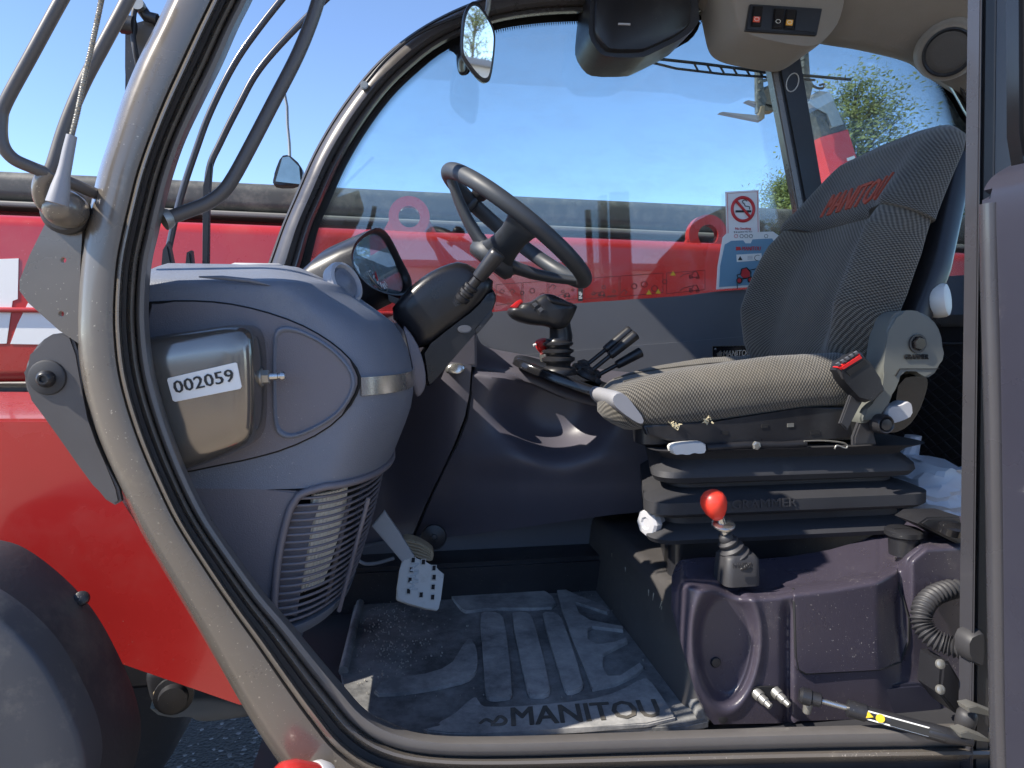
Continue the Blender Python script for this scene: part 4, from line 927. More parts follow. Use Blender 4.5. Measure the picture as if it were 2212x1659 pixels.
# ------------------------------------------------------------------ seat pedestal
pd = thing('seat_pedestal', (.75, 1.35, MZ-.02), 'black painted seat box step scuffed beside the floor mat', 'seat box')
XL_ = UX(1316, 1170, .49).x
pz1 = U(1325, 1118, 1.62).z
rings = []
for (z, i_) in ((MZ-.02, -.02), (MZ+.02, -.012), (pz1-.03, 0), (pz1-.012, .004), (pz1-.003, .013), (pz1, .026)):
    rings.append(rrect(.462+i_, 1.28-i_, 1.03+i_, 1.70-i_, .03, z))
loft('box', rings, pm('seat_box_paint', (.06, .056, .055), .45, var=.2, dust=(.2, .175, .14), dscale=12, dlo=.58, dhi=.85, rvar=.1), pd, ang=60)
sr = random.Random(5); scm = MB()
for _ in range(26):
    y = sr.uniform(1.1, 1.5); z = sr.uniform(MZ+.02, pz1-.05); l = sr.uniform(.006, .03)
    scm.box((.4605, y, z), (.0008, .0009, l), Quaternion((1, 0, 0), sr.uniform(-.5, .5)).to_matrix())
s_ = scm.build('scuff_marks', pm('scuff', (.38, .35, .28), .8), pd); s_['kind'] = 'stuff'

# ------------------------------------------------------------------ driver seat
seat = thing('driver_seat', (.72, 1.385, pz1), 'grey woven suspension seat with torn bolsters facing the wheel', 'seat')
YC, HW = 1.385, .235
rings = []
for i in range(44):
    t = i/43; X = .312+.588*t
    zt = CAMZ+interp([(0, -.125), (.03, -.105), (.08, -.088), (.18, -.078), (.35, -.070), (.6, -.062), (1, -.055)], t)
    zb = CAMZ+interp([(0, -.142), (.03, -.160), (.1, -.178), (.25, -.176), (.5, -.158), (.75, -.140), (1, -.142)], t)
    w = HW*interp([(0, .72), (.03, .84), (.08, .93), (.2, .985), (.4, 1.0), (.8, 1.0), (1, .93)], t)
    bol = interp([(0, .0), (.1, .008), (.3, .022), (.6, .034), (1, .036)], t)
    ring = []
    for k in range(56):
        a = 2*math.pi*k/56; cy = math.copysign(abs(math.cos(a))**.45, math.cos(a)); sz = math.copysign(abs(math.sin(a))**.6, math.sin(a))
        y = YC+w*cy
        if sz >= 0:
            u = abs(cy); z = (zt+zb)/2+(zt-zb)/2*sz+bol*math.exp(-((u-.80)/.2)**2)*sz-.012*math.exp(-(u/.5)**2)*sz
            z += .0025*math.sin(X*190)*math.exp(-((u-.93)/.12)**2)*sm(.2, .5, t)
        else: z = (zt+zb)/2+(zt-zb)/2*sz
        if y > YC: z -= .016*sm(0, .2, y-YC)
        ring.append(Vector((X+(1-t)**1.3*.13*(y-1.15)/.47+.02*(1-t), y, z)))
    rings.append(ring)
cu = loft('cushion', rings, seatf, seat, ang=80)
for k_ in (17, 11):
    tube('piping', [rings[i][k_]+Vector((0, 0, .0012)) for i in range(4, 43)], .0022, flapf, cu, 6)
AX = Vector((.40, 0, .916)).normalized(); FN = Vector((-.916, 0, .40))
def bring(t, sc_w=1.0, lift=0.0, th=1.0):
    o = Vector((.862, YC, CAMZ-.075))+AX*(.535*t)+FN*(.02*math.sin(t*math.pi*1.1))
    w = HW*interp([(0, .80), (.05, .88), (.15, .96), (.3, .99), (.45, .97), (.6, .89), (.75, .83), (.88, .78), (.95, .71), (.985, .60), (1, .42)], t)*sc_w
    thf = interp([(0, .03), (.05, .045), (.3, .045), (.7, .04), (.93, .03), (1, .008)], t); bol = interp([(0, .025), (.2, .072), (.5, .066), (.7, .028), (1, 0)], t)
    r = []
    for k in range(56):
        a = 2*math.pi*k/56; cy = math.copysign(abs(math.cos(a))**.5, math.cos(a)); sn = math.copysign(abs(math.sin(a))**.65, math.sin(a))
        u = abs(cy)
        if sn >= 0: d = (thf+bol*math.exp(-((u-.84)/.2)**2)+lift)*sn
        else: d = .024*sn*th
        if sn >= 0 and t < .62:
            d -= .006*(math.exp(-((u-.27)/.03)**2)+math.exp(-((u-.5)/.035)**2))*sn*sm(.6, .5, t)
            d += .0028*math.sin(t*150)*math.exp(-((u-.97)/.1)**2)*sn
        r.append(o+Vector((0, w*cy, 0))+FN*d)
    return r
loft('backrest', [bring(t/50) for t in range(51)], seatf, seat, ang=80)
fl_ = loft('headrest_flap', [bring(.585, .80, -.006)]+[bring(.585+.417*t/24, 1.045, .015*min(1, (t+.4)/2), 1.15) for t in range(25)], flapf, seat, ang=80)
# lettering follows the flap: project each vertex on the front of the flap
def flapz(): return Vector((.862, YC, CAMZ-.075))+AX*(.535*.80)+FN*.056
p0 = flapz(); 
tp0, tp1 = RP(1786, 477, p0, FN), RP(1919, 438, p0, FN)
tx_ = text('flap_lettering', 'MANITOU', tp0, tp1-tp0, AX, .060, redthread, seat, .0008, .02, .02, (tp1-tp0).length)
from mathutils.bvhtree import BVHTree
def conform(ob, target, dirv, gap):
    ro = rootloc(target); me = target.data
    bv = BVHTree.FromPolygons([v.co+ro for v in me.vertices], [tuple(p.vertices) for p in me.polygons])
    oo = rootloc(ob)
    nv = len(ob.data.vertices)//2
    for i, v in enumerate(ob.data.vertices):
        w = v.co+oo; hit = bv.ray_cast(w+dirv*.25, -dirv)
        if hit[0] is not None: v.co = hit[0]+dirv*((gap+.0002*(3*i//nv)) if i < nv else -.001)-oo
conform(tx_, fl_, FN, .0035)
def shell_ring(t, g):
    o = Vector((.885, YC, CAMZ-.075))+AX*(.535*t)-FN*.040
    w = HW*interp([(0, .7), (.2, .86), (.45, .84), (.7, .68), (1, .5)], t)
    return [o+Vector((0, w*math.copysign(abs(math.cos(a*math.pi/16))**.5, math.cos(a*math.pi/16)), 0))+FN*((.03 if math.sin(a*math.pi/16) > 0 else .045)*math.copysign(abs(math.sin(a*math.pi/16))**.6, math.sin(a*math.pi/16))) for a in range(32)]
loft('back_shell', [shell_ring(t/14*.93, 0) for t in range(15)], black, seat, ang=60)
# torn foam tufts
for (x, y, Y, m_) in ((1458, 918, 1.158, foam), (1530, 908, 1.155, foam)):
    rr = random.Random(x); tf = MB()
    for _ in range(14):
        p = U(x+rr.uniform(-9, 9), y+rr.uniform(-5, 5), Y-.002); tf.tube([p, p+Vector((rr.uniform(-.008, .008), -.003, rr.uniform(-.008, .006)))], [.0018, .0006], 5)
    tf.build('torn_tuft', m_, seat)
# grey front grip under the cushion nose
dome('front_grip', [(1318, 856), (1332, 844), (1350, 850), (1370, 874), (1394, 908), (1390, 920), (1374, 914), (1342, 892), (1322, 874)], 1.155, [(1.30, .95), (1.17, 1.0), (1.158, .97), (1.152, .9)], greyp2, seat, 1)
# recliner cover, near side
rc = prism('hinge_cover', [(1922, 700), (1934, 678), (1950, 671), (1975, 670), (2006, 679), (2030, 702), (2042, 738), (2038, 770), (2030, 802), (2006, 819), (2001, 806), (1990, 802), (1945, 802), (1936, 812), (1934, 850), (1922, 880), (1898, 900), (1866, 920), (1860, 900), (1878, 878), (1902, 862), (1915, 842), (1908, 800), (1912, 765)], 1.118, .05, pm('cover_grey', (.125, .13, .118), .5, var=.15, vscale=10, dust=(.2, .19, .16), dlo=.55, dhi=.9, rvar=.1), seat, .006, 1, 3)
prism('cover_line', [(1934, 812), (1944, 796), (2030, 796), (2030, 797.2), (1945, 797.2), (1936, 813)], 1.1165, .003, void, rc, 0)
lathe('pivot_bolt', U(1981, 742, 1.118), (0, -1, 0), [(0, .017), (.003, .017), (.003, .0135), (.001, .0135)], black, rc, 24)
lathe('bolt_head', U(1981, 742, 1.119), (0, -1, 0), [(0, .0125), (.007, .0125), (.009, .011)], gloss_black, rc, 6, 20)
text('cover_lettering', 'GRAMMER', U(1953, 776, 1.1172), (1, 0, 0), (0, 0, 1), .009, void, rc, .0015, .01, 0, .048)
dome('recliner_arm', [(1996, 806), (2006, 820), (2000, 850), (1985, 890), (1960, 925), (1925, 940), (1905, 930), (1930, 880), (1940, 815)], 1.15, [(1.2, 1), (1.155, 1), (1.148, .95)], gloss_black, seat, 1)
dome('tilt_lever', [(1919, 878), (1945, 876), (1962, 866), (1970, 872), (1972, 898), (1948, 910), (1920, 918), (1914, 900)], 1.12, [(1.15, 1), (1.125, 1), (1.118, .93)], greyl, seat, 1)
lathe('pivot_knob', U(1896, 914, 1.122), (0, -1, 0), [(0, .018), (.02, .0175), (.024, .015), (.022, .012), (.020, .011), (.024, .010), (.025, .0)], black, seat, 24)
lathe('lumbar_knob', U(2024, 650, 1.2), (.55, -.7, .1), [(-.03, .012), (-.012, .030), (.0, .033), (.012, .033), (.018, .030), (.02, .024)], white, seat, 28)
# pan and rails
def skw(r_): return [Vector((p.x+.15*(p.y-1.155)/.465*max(0, (.9-p.x)/.5), p.y, p.z)) for p in r_]
loft('seat_pan', [skw(rrect(.40+o_, .90-o_, 1.18+o_, 1.59-o_, .04, CAMZ+z_)) for z_, o_ in ((-.2, .01), (-.195, 0), (-.16, 0), (-.155, .01))], black, seat, ang=40)
prism('side_rail', [(1392, 920), (1540, 912), (1740, 880), (1830, 882), (1842, 930), (1842, 948), (1600, 962), (1480, 962), (1400, 940)], 1.158, .02, black, seat, .003)
for x, y in ((1652, 921), (1708, 919), (1566, 936)): prism('rail_slot', [(x-7, y-4), (x+7, y-5), (x+7, y+3), (x-7, y+4)], 1.1565, .003, zinc if x > 1700 else void, seat, 0)
prism('rail_slot', [(1750, 930), (1770, 928), (1772, 938), (1752, 940)], 1.1565, .003, void, seat, 0)
tube('slide_bar', [U(1525, 968, 1.15), U(1610, 962, 1.15), U(1690, 962, 1.15), U(1740, 958, 1.15)], .007, black, seat, 10)
lathe('bar_bolt', U(1632, 962, 1.146), (0, -1, 0), [(0, .008), (.005, .008), (.006, .005)], zinc, seat, 6, 20)
tube('wire_clip', catmull([U(1737, 953, 1.14), U(1780, 952, 1.14), U(1818, 956, 1.14), U(1830, 962, 1.14), U(1826, 968, 1.14), U(1808, 962, 1.14), U(1803, 970, 1.14)], 4), .0016, zinc, seat, 6)
dome('slide_handle', [(1449, 968), (1456, 960), (1490, 956), (1526, 955), (1528, 978), (1512, 981), (1500, 978), (1486, 984), (1472, 981), (1456, 984)], 1.135, [(1.155, 1), (1.14, 1), (1.134, .92)], white, seat, 1)
prism('mount_plate', [(1845, 945), (1860, 905), (1880, 900), (1895, 960), (1845, 962)], 1.128, .012, blackm, seat, .003)
# suspension bellows
zz = lambda py: U(1700, py, 1.16).z
prof = [(965, .012), (978, -.01), (990, -.018), (1012, .0), (1024, .002), (1036, -.004), (1044, -.028), (1052, -.028), (1062, -.002), (1072, .016), (1096, .016), (1104, .008), (1112, -.018), (1126, -.018), (1140, .004), (1150, .012), (1160, .008), (1166, -.01)]
bl = []
def skew(r_): return [Vector((p.x+.15*(p.y-1.155)/.465*max(0, (.975-p.x)/.54), p.y, p.z)) for p in r_]
for py, o_ in prof: bl.append(skew(rrect(.435-o_, .975+o_, 1.155-o_, 1.62+o_, .055, zz(py))))
loft('suspension_bellows', bl, blackm, seat, ang=35)
loft('suspension_base', [skew(rrect(.47, .96, 1.19, 1.60, .03, zz(1195)+d_)) for d_ in (-.055, .055)], black, seat, ang=40)
text('bellows_lettering', 'GRAMMER', U(1580, 1099, 1.138), (1, 0, 0), (0, 0, 1), .016, pm('emboss_highlit', (.05, .05, .055), .3), seat, .0012, .008, 0, .125)  # letters lighter than the bellows, painting in highlights on the embossing
lathe('weight_knob', U(1412, 1127, 1.20), (-.9, -.4, 0), [(-.03, .010), (0, .012), (.002, .02), (.004, .026), (.016, .026), (.020, .022), (.021, .012), (.018, .009)], greyl, seat, 8, 30)
lathe('knob_shaft', U(1412, 1127, 1.20), (.9, .4, 0), [(-.005, .012), (.01, .012), (.012, .009), (.06, .009)], greyl, seat, 16)

bk_ = thing('belt_buckle', U(1840, 880, 1.12), 'black seat belt buckle with red button beside the cushion', 'buckle')
BQ = [(1804, 790), (1858, 759), (1866, 762), (1914, 836), (1914, 848), (1876, 871), (1866, 868), (1830, 830)]
prism('shell', BQ, 1.085, .03, black, bk_, .006, 1, 3)
prism('release_button', [(1812, 794), (1858, 764), (1866, 774), (1822, 801)], 1.083, .02, redbtn, bk_, .002)
prism('slot', [(1828, 802), (1868, 776), (1874, 785), (1836, 812)], 1.0835, .01, void, bk_, .0)
for t in range(5):
    x, y = 1808+t*9.5, 786-t*6; prism('slot_tooth', [(x, y), (x+6, y-4), (x+10, y+1), (x+4, y+5)], 1.0835, .006, greyp, bk_, .001)
prism('strap', [(1842, 842), (1864, 868), (1842, 905), (1832, 930), (1815, 915)], 1.105, .008, blackm, bk_, .002)
# ------------------------------------------------------------------ near console beside the seat
nc = thing('near_console', U(1750, 1560, 1.0), 'glossy purple black console moulding between seat box and sill', 'console')
def top_front(x): return interp([(1452, 1262), (1480, 1250), (1530, 1262), (1600, 1280), (1680, 1275), (1716, 1268), (1800, 1258), (1900, 1240), (1945, 1215), (2000, 1170), (2080, 1165)], x)
def ny(x, y):
    d = .985
    d += .045*math.exp(-((x-1452)/26)**2)                       # left corner rolls back
    # oval hollow
    bx, by = (x-1568)/(70-.06*(y-1395)), (y-1395)/135
    r = math.sqrt(bx*bx+by*by)
    d += .022*sm(1.02, .72, r)
    d -= .004*math.exp(-((r-1.08)/.10)**2)
    d += .012*math.exp(-((x-1700)/9)**2)*sm(1290, 1330, y)      # gap line beside the storage lid
    d += .03*sm(1890, 1950, x)*sm(1640, 1300, y)-.025*sm(1940, 1975, x)*sm(1480, 1280, y)
    tf = top_front(x)
    if y < tf+22: d += .035*((tf+22-y)/22)**2 if y > tf else .035+.1*(tf-y)/60
    return d
nleft = lambda y: interp([(1205, 1485), (1225, 1466), (1250, 1457), (1320, 1456), (1400, 1478), (1500, 1508), (1545, 1526), (1565, 1542)], y)
ntop = lambda x: interp([(1450, 1226), (1480, 1214), (1520, 1209), (1560, 1208), (1650, 1212), (1720, 1206), (1800, 1192), (1870, 1172), (1930, 1142), (1970, 1128), (2080, 1118)], x)
nbot = lambda x: interp([(1540, 1565), (1716, 1562), (1722, 1558), (2085, 1545)], x)
field2('moulding', nleft, lambda y: 2085, ntop, nbot, 150, 110, ny, purple, nc, .012, 75)
lid = [(1716, 1270), (1800, 1260), (1890, 1240), (1935, 1205), (1940, 1262), (1963, 1335), (1962, 1385), (1945, 1430), (1900, 1446), (1740, 1455), (1724, 1446), (1719, 1420)]
field2('storage_lid', lambda y: interp([(1200, 1714), (1440, 1719), (1455, 1728)], y), lambda y: interp([(1205, 1936), (1262, 1940), (1335, 1963), (1385, 1962), (1430, 1945), (1450, 1925)], y), lambda x: interp([(1714, 1276), (1800, 1266), (1890, 1246), (1940, 1214)], x), lambda x: interp([(1714, 1440), (1725, 1450), (1740, 1455), (1900, 1447), (1960, 1430)], x), 50, 50, lambda x, y: ny(x, y)-.0045, purple, nc, .004, 75)
tube('lid_gap', [U(x, y, ny(x, y)-.003) for x, y in lid[3:]+[(1715, 1300), (1714, 1272)]], .002, void, nc, 6)
lathe('plug', U(1545, 1430, ny(1545, 1430)), (0, -1, .1), [(-.004, .0085), (.002, .0085), (.004, .007), (.0045, 0)], black, nc, 20)
lathe('floor_screw', U(1561, 1551, .985), (0, -1, .1), [(-.004, .008), (.002, .008), (.003, .004)], black, nc, 16)
prism('foot_plate', [(1722, 1500), (1990, 1478), (2030, 1500), (2045, 1560), (1728, 1562)], .99, .10, pm('foot_plate_paint', (.025, .025, .04), .35), nc, .004)
prism('coupling_slot', [(1622, 1492), (1632, 1484), (1682, 1483), (1692, 1494), (1692, 1506), (1682, 1514), (1632, 1514), (1622, 1506)], .981, .004, void, nc, .001, 1)
for x, y in ((1632, 1495), (1672, 1492)):
    lathe('coupling', U(x, y, .985), (.35, -.8, -.35), [(0, .009), (.01, .009), (.011, .007), (.02, .007), (.022, .0055), (.03, .005), (.031, .003)], zinc, nc, 14, 30)
cap_ = lathe('filler_cap', U(1952, 1160, 1.04), (0, 0, 1), [(-.03, .022), (0, .024), (.004, .030), (.012, .030), (.015, .026), (.016, 0)], black, nc, 28)
MB().box(U(1953, 1147, 1.04), (.024, .006, .006)).build('cap_bar', black, cap_, .002)
prism('switch_plate', [(1985, 1132), (2005, 1118), (2075, 1116), (2085, 1160), (2075, 1178)], 1.0, .06, black, nc, .003)
lathe('rotary_switch', U(2052, 1148, .995), (0, -.3, 1), [(0, .02), (.012, .02), (.015, .015), (.016, 0)], gloss_black, nc, 22)

pb = thing('parking_brake_lever', U(1590, 1235, 1.02), 'red ball topped parking brake lever in ribbed rubber boot', 'lever')
B0 = U(1590, 1240, 1.03); kk = mpp(1590, 1220, 1.03)
rings = [rrect(B0.x-38*kk, B0.x+42*kk, B0.y-.026, B0.y+.03, .012, B0.z+z) for z in (-.012, .0)]+[rrect(B0.x-36*kk, B0.x+40*kk, B0.y-.025, B0.y+.028, .012, B0.z+.030), rrect(B0.x-30*kk, B0.x+32*kk, B0.y-.020, B0.y+.022, .012, B0.z+.037)]
loft('boot_base', rings, rubber, pb, ang=50)
ax = (U(1558, 1140, 1.03)-U(1592, 1205, 1.03)).normalized(); q0 = U(1592, 1208, 1.03)
prof = []
for i, r_ in enumerate((37, 33, 28, 22)):
    h = i*.0125; prof += [(h, (r_-4)*kk), (h+.003, r_*kk), (h+.007, r_*kk), (h+.010, (r_-7)*kk)]
prof += [(.052, 16*kk), (.058, 13*kk), (.060, 6*kk)]
lathe('ribbed_boot', q0-ax*.010, ax, prof, rubber, pb, 24, 60)
p1 = U(1565, 1150, 1.03)
ax2 = (U(1546, 1090, 1.03)-U(1566, 1160, 1.03)).normalized()
lathe('shaft', p1-ax2*.012, ax2, [(0, .007), (.03, .007), (.06, .006)], steelm, pb, 16)
lathe('collar', U(1562, 1134, 1.03), (ax2+Vector((.25, -.35, 0))), [(-.003, .016), (0, .0185), (.003, .0185), (.005, .015)], steelm, pb, 26)
q = U(1551, 1118, 1.03)
lathe('ball_knob', q, ax2, [(-.002, .008), (.003, .012), (.012, .0175), (.022, .0205), (.030, .0208), (.038, .018), (.044, .012), (.0465, .006), (.047, 0)], redk, pb, 28, 80)
text('boot_lettering', 'MANITOU', U(1583, 1228, .9975), (1, 0, 0), (0, 0, 1), .008, blackm, pb, .0012, .02, 0, .034)

# ------------------------------------------------------------------ things behind the seat
bg_ = thing('plastic_bag', U(2000, 1120, 1.3), 'crumpled white plastic bag stuffed behind the seat bellows', 'bag')
rr = random.Random(11); rings = []; c0 = U(2000, 1062, 1.34)
for i in range(15):
    t = i/14; rr_ = .075*math.sin(math.pi*min(.97, max(.04, t)))**.5
    rings.append([c0+Vector((rr_*math.cos(a*math.pi/12)*(1+rr.uniform(-.10, .10)), .09*math.sin(a*math.pi/12)*(1+rr.uniform(-.1, .1)), -.075+.145*t+rr.uniform(-.006, .006))) for a in range(24)])
loft('bag_body', rings, bagm, bg_, ang=25)
rings = []; c1 = U(1955, 960, 1.40)
for i in range(7):
    t = i/6; rings.append([c1+Vector((.03*(1-t*.5)*math.cos(a*math.pi/6)+.02*t, .02*math.sin(a*math.pi/6), -.05+.07*t)) for a in range(12)])
loft('bag_neck', rings, bagm, bg_, ang=25)
net = thing('cargo_net', (1.29, 1.5, 1.4), 'black cargo net stretched over the wall behind the seat', 'net')
nb = MB()
def netp(y, z): return Vector((1.285-.02*math.sin((y-1.05)/.65*math.pi), y, z))
for i in range(-6, 22):
    for sgn in (1, -1):
        pts = []
        for k in range(13):
            y = 1.05+.65*k/12; z = 1.30+i*.028+sgn*(y-1.375)*.55
            if 1.28 < z < 1.60: pts.append(netp(y, z))
        if len(pts) > 1: nb.tube(pts, .0018, 5)
nn2 = nb.build('cord_mesh', rubber, net)
tube('top_cord', [netp(1.05+.65*k/12, 1.60) for k in range(13)], .004, rubber, net, 8)
tube('bottom_cord', [netp(1.05+.65*k/12, 1.275+.01*math.sin(k)) for k in range(13)], .004, rubber, net, 8)
MB().box((1.275, 1.47, 1.262), (.012, .01, .012)).build('hook', black, net, .003)

npl = thing('name_plate', U(1587, 760, 1.76), 'small black MANITOU name plate riveted to far panel', 'plate')
prism('plate', [(1539, 748), (1633, 746), (1634, 800), (1540, 804)], 1.758, .003, gloss_black, npl, .0005)
fr_ = [(1539, 748), (1633, 746), (1634, 800), (1540, 804)]
tube('border', [U(x, y, 1.757) for x, y in fr_], .0012, silver, npl, 6, True)
text('lettering', 'MANITOU', U(1562, 770, 1.757), U(1621, 768, 1.757)-U(1562, 770, 1.757), (0, 0, 1), 13*mpp(1590, 760, 1.757), silver, npl, .0006, .012, .2, (U(1621, 768, 1.757)-U(1562, 770, 1.757)).length)
for x in (1546, 1627): lathe('rivet', U(x, 754 if x < 1600 else 753, 1.757), (0, -1, 0), [(0, .003), (.001, .002)], silver, npl, 10)
prism('emblem', [(1548, 764), (1556, 757), (1561, 762), (1558, 770), (1550, 771)], 1.7565, .001, silver, npl, 0)

ns = thing('no_smoking_sign', U(1604, 510, 1.78), 'white No Smoking sign stuck inside the far window', 'sign')
prism('sign_board', [(1567, 414), (1639, 410), (1642, 511), (1570, 515)], 1.782, .0025, paper, ns, .0005)
tube('border_line', [U(x, y, 1.7815) for x, y in ((1571, 418), (1636, 414), (1638, 508), (1573, 511))], .0007, redink, ns, 5, True)
c_ = U(1605, 452, 1.7812); k2 = mpp(1605, 452, 1.78)
tube('ring', [c_+Vector((25*k2*math.cos(a*math.pi/20), 0, 25*k2*math.sin(a*math.pi/20))) for a in range(40)], 3.4*k2, redink, ns, 8, True)
tube('slash', [c_+Vector((-18*k2, -.002, 18*k2)), c_+Vector((18*k2, -.002, -18*k2))], 2.8*k2, redink, ns, 8)
tube('cigarette', [c_+Vector((-17*k2, -.0005, -5*k2)), c_+Vector((18*k2, -.0005, -4*k2))], 2.3*k2, ink, ns, 6)
tube('smoke', catmull([c_+Vector((x*k2, -.0005, z*k2)) for x, z in ((15, 0), (14, 6), (5, 7), (3, 11), (0, 13), (-2, 17), (4, 20), (9, 17))], 4), .9*k2, ink, ns, 6)
text('sign_title', 'No Smoking', U(1605, 496, 1.7815), (1, 0, .03), (0, 0, 1), 6.5*k2, redink, ns, .0004, .01, 0, 36*k2, 1, 'CENTER')
text('sign_line', 'It is against the law', U(1605, 502.5, 1.7815), (1, 0, .03), (0, 0, 1), 4.2*k2, ink, ns, .0004, .005, 0, 42*k2, 1, 'CENTER')
text('sign_line', 'to smoke in this vehicle', U(1607, 509, 1.7815), (1, 0, .03), (0, 0, 1), 4*k2, ink, ns, .0004, .005, 0, 46*k2, 1, 'CENTER')

lc = thing('load_chart_board', U(1615, 620, 1.75), 'blue load chart board with red telehandler drawing by the seat', 'board')
prism('board', [(1562, 512), (1570, 504), (1600, 502), (1670, 500), (1682, 508), (1694, 560), (1698, 615), (1548, 625), (1551, 575)], 1.752, .004, paper, lc, .001)
prism('blue_face', [(1566, 528), (1580, 520), (1606, 519), (1610, 526), (1622, 526), (1626, 517), (1668, 515), (1684, 540), (1692, 611), (1554, 620), (1556, 575)], 1.7505, .003, bluef, lc, .0005)
o = U(1603, 541, 1.75); text('lettering', 'MANITOU', o, (1, 0, .02), (0, 0, 1), 8.5*k2, redink, lc, .0004, .012, .15, 43*k2)
prism('emblem', [(1590, 533), (1599, 533), (1601, 540), (1590, 541)], 1.7498, .001, redink, lc, 0)
prism('label', [(1591, 550), (1645, 547), (1647, 562), (1592, 566)], 1.7495, .002, paper, lc, .0005)
prism('label_mark', [(1599, 553), (1604, 562), (1594, 562)], 1.7488, .001, ink, lc, 0)
for i in range(3): prism('label_line', [(1615, 553+i*3), (1626, 552.5+i*3), (1626, 554+i*3), (1615, 554.5+i*3)], 1.7488, .001, greyink, lc, 0)
tube('label_dial', [U(1637+7*math.cos(R(a)), 557+6*math.sin(R(a)), 1.7488) for a in range(90, 330, 30)], .0007, ink, lc, 5)
prism('drawn_cab', [(1602, 583), (1612, 579), (1620, 588), (1620, 598), (1607, 601), (1601, 596)], 1.7485, .002, redink, lc, .0003)
tube('drawn_outline', [U(x, y, 1.7488) for x, y in ((1602, 581), (1613, 578), (1622, 588), (1622, 600), (1595, 603), (1592, 594), (1600, 592))], .0014, ink, lc, 6, True)
tube('drawn_boom', [U(x, y, 1.7488) for x, y in ((1618, 584), (1636, 580), (1636, 575), (1636, 587), (1648, 586))], .001, ink, lc, 6)
for x in (1597, 1621):
    w_ = lathe('drawn_wheel', U(x, 604 if x > 1600 else 606, 1.7492), (0, -1, 0), [(0, 7*k2), (.001, 7*k2)], ink, lc, 18)
    lathe('drawn_hub', U(x, 604 if x > 1600 else 606, 1.748), (0, -1, 0), [(0, 4.4*k2), (.0006, 4.4*k2)], redink, w_, 16)
for i, x in enumerate((1590, 1602, 1612, 1622, 1655)):
    tube('icon', [U(x+4*math.cos(a*math.pi/3+i), 510+4*math.sin(a*math.pi/3+i), 1.7515) for a in range(6)], .0006, ink if i else redink, lc, 5, True)
tube('tie', [U(1592, 606, 1.747), U(1593, 625, 1.747)], .0012, ink, lc, 6)

dc = thing('window_decals', U(1300, 640, 1.79), 'transparent strip of line drawn instruction decals along window bottom', 'decals')
def dl(pts, closed=False, r=.0011, m=ink): tube('drawn_line', [U(x, y, 1.790) for x, y in pts], r, m, dc, 4, closed)
rr = random.Random(21)
def fx(x): return 614-(x-1080)*.068          # decal top line slopes with the window
for (x0, x1) in ((1072, 1130), (1130, 1186), (1186, 1262), (1262, 1340), (1340, 1435), (1440, 1526)):
    dl([(x0, fx(x0)), (x1-3, fx(x1)), (x1-3, fx(x1)+42), (x0, fx(x0)+45)], True, .0009)
def machine(x, y, s):
    dl([(x-9*s, y), (x-9*s, y-4*s), (x-3*s, y-5*s), (x-2*s, y-10*s), (x+4*s, y-10*s), (x+7*s, y-4*s), (x+9*s, y)], True, .0012)
    for q in (-6, 6): dl([(x+q*s+3*s*math.cos(a), y+3*s*math.sin(a)) for a in (0, 1.05, 2.1, 3.14, 4.2, 5.2)], True, .0012)
    dl([(x-2*s, y-9*s), (x-20*s, y-5*s), (x-26*s, y)], False, .0011)
machine(1500, 599, 1.2); machine(1500, 628, 1.2); machine(1300, 638, .8); machine(1225, 640, .7)
for x in range(1084, 1440, 22):
    y = fx(x)+rr.uniform(10, 34); r_ = rr.uniform(3, 7)
    if rr.random() < .5: dl([(x+r_*math.cos(a), y+r_*math.sin(a)) for a in (0, .8, 1.6, 2.4, 3.1, 3.9, 4.7, 5.5)], True, .0011)
    else: dl([(x-r_, y+r_*.6), (x, y-r_*.5), (x+r_, y+r_*.2), (x+r_*.4, y+r_)], rr.random() < .5, .0012)
prism('black_tab', [(1249, 604), (1259, 603), (1259, 650), (1249, 651)], 1.789, .001, ink, dc, 0)
text('tab_letters', 'INF', U(1257.5, 645, 1.7885), (0, 0, 1), (-1, 0, 0), 7*k2, paper, dc, .0004, .02)
text('auto_letters', 'AUTO', U(1312, 643, 1.789), (1, 0, .05), (0, 0, 1), 5*k2, ink, dc, .0004, .02)
for (x, y) in ((1454, 590), (1402, 631), (1422, 629)): prism('warning_mark', [(x, y-5), (x+6, y+5), (x-6, y+5)], 1.789, .001, yellow, dc, 0)

# ------------------------------------------------------------------ door, strut, hose on the right
dr_ = thing('cab_door', U(2150, 1650, .8), 'open cab door seen edge on at the right, purple grey panel', 'door')
frombm('door_panel', bm_prism(chaikin([U(x, y, .80) for x, y in [(2120, 430), (2128, 400), (2150, 374), (2215, 340), (2330, 320), (2330, 1740), (2150, 1740), (2142, 1560), (2138, 1200), (2132, 800), (2124, 560)]], 2), (.06, -.55, 0), .012, 4), pm('door_plastic', (.032, .032, .046), .3, var=.12, vscale=3, rvar=.08, dust=(.2, .19, .18), dlo=.6, dhi=.9), dr_, 50)
tube('edge_tube', [U(x, y, .792) for x, y in ((2137, 440), (2139, 600), (2147, 900), (2152, 1200), (2156, 1500), (2162, 1700))], .0115, paint_p, dr_, 14)
tube('edge_seal', [U(2187, y, .778) for y in (385, 600, 900, 1200, 1500, 1700)], .004, rubber, dr_, 8)
prism('window_frame', [(2163, -160), (2196, -160), (2200, 345), (2176, 362), (2166, 300)], .80, -.03, gloss_black, dr_, .006)
prism('door_glass', [(2194, -160), (2330, -160), (2330, 335), (2200, 345)], .795, -.006, g_side, dr_, 0)
dome('inner_handle', [(2196, 505), (2230, 480), (2260, 500), (2260, 560), (2215, 585), (2195, 560)], .765, [(.80, 1), (.755, .95), (.745, .8)], black, dr_, 1)
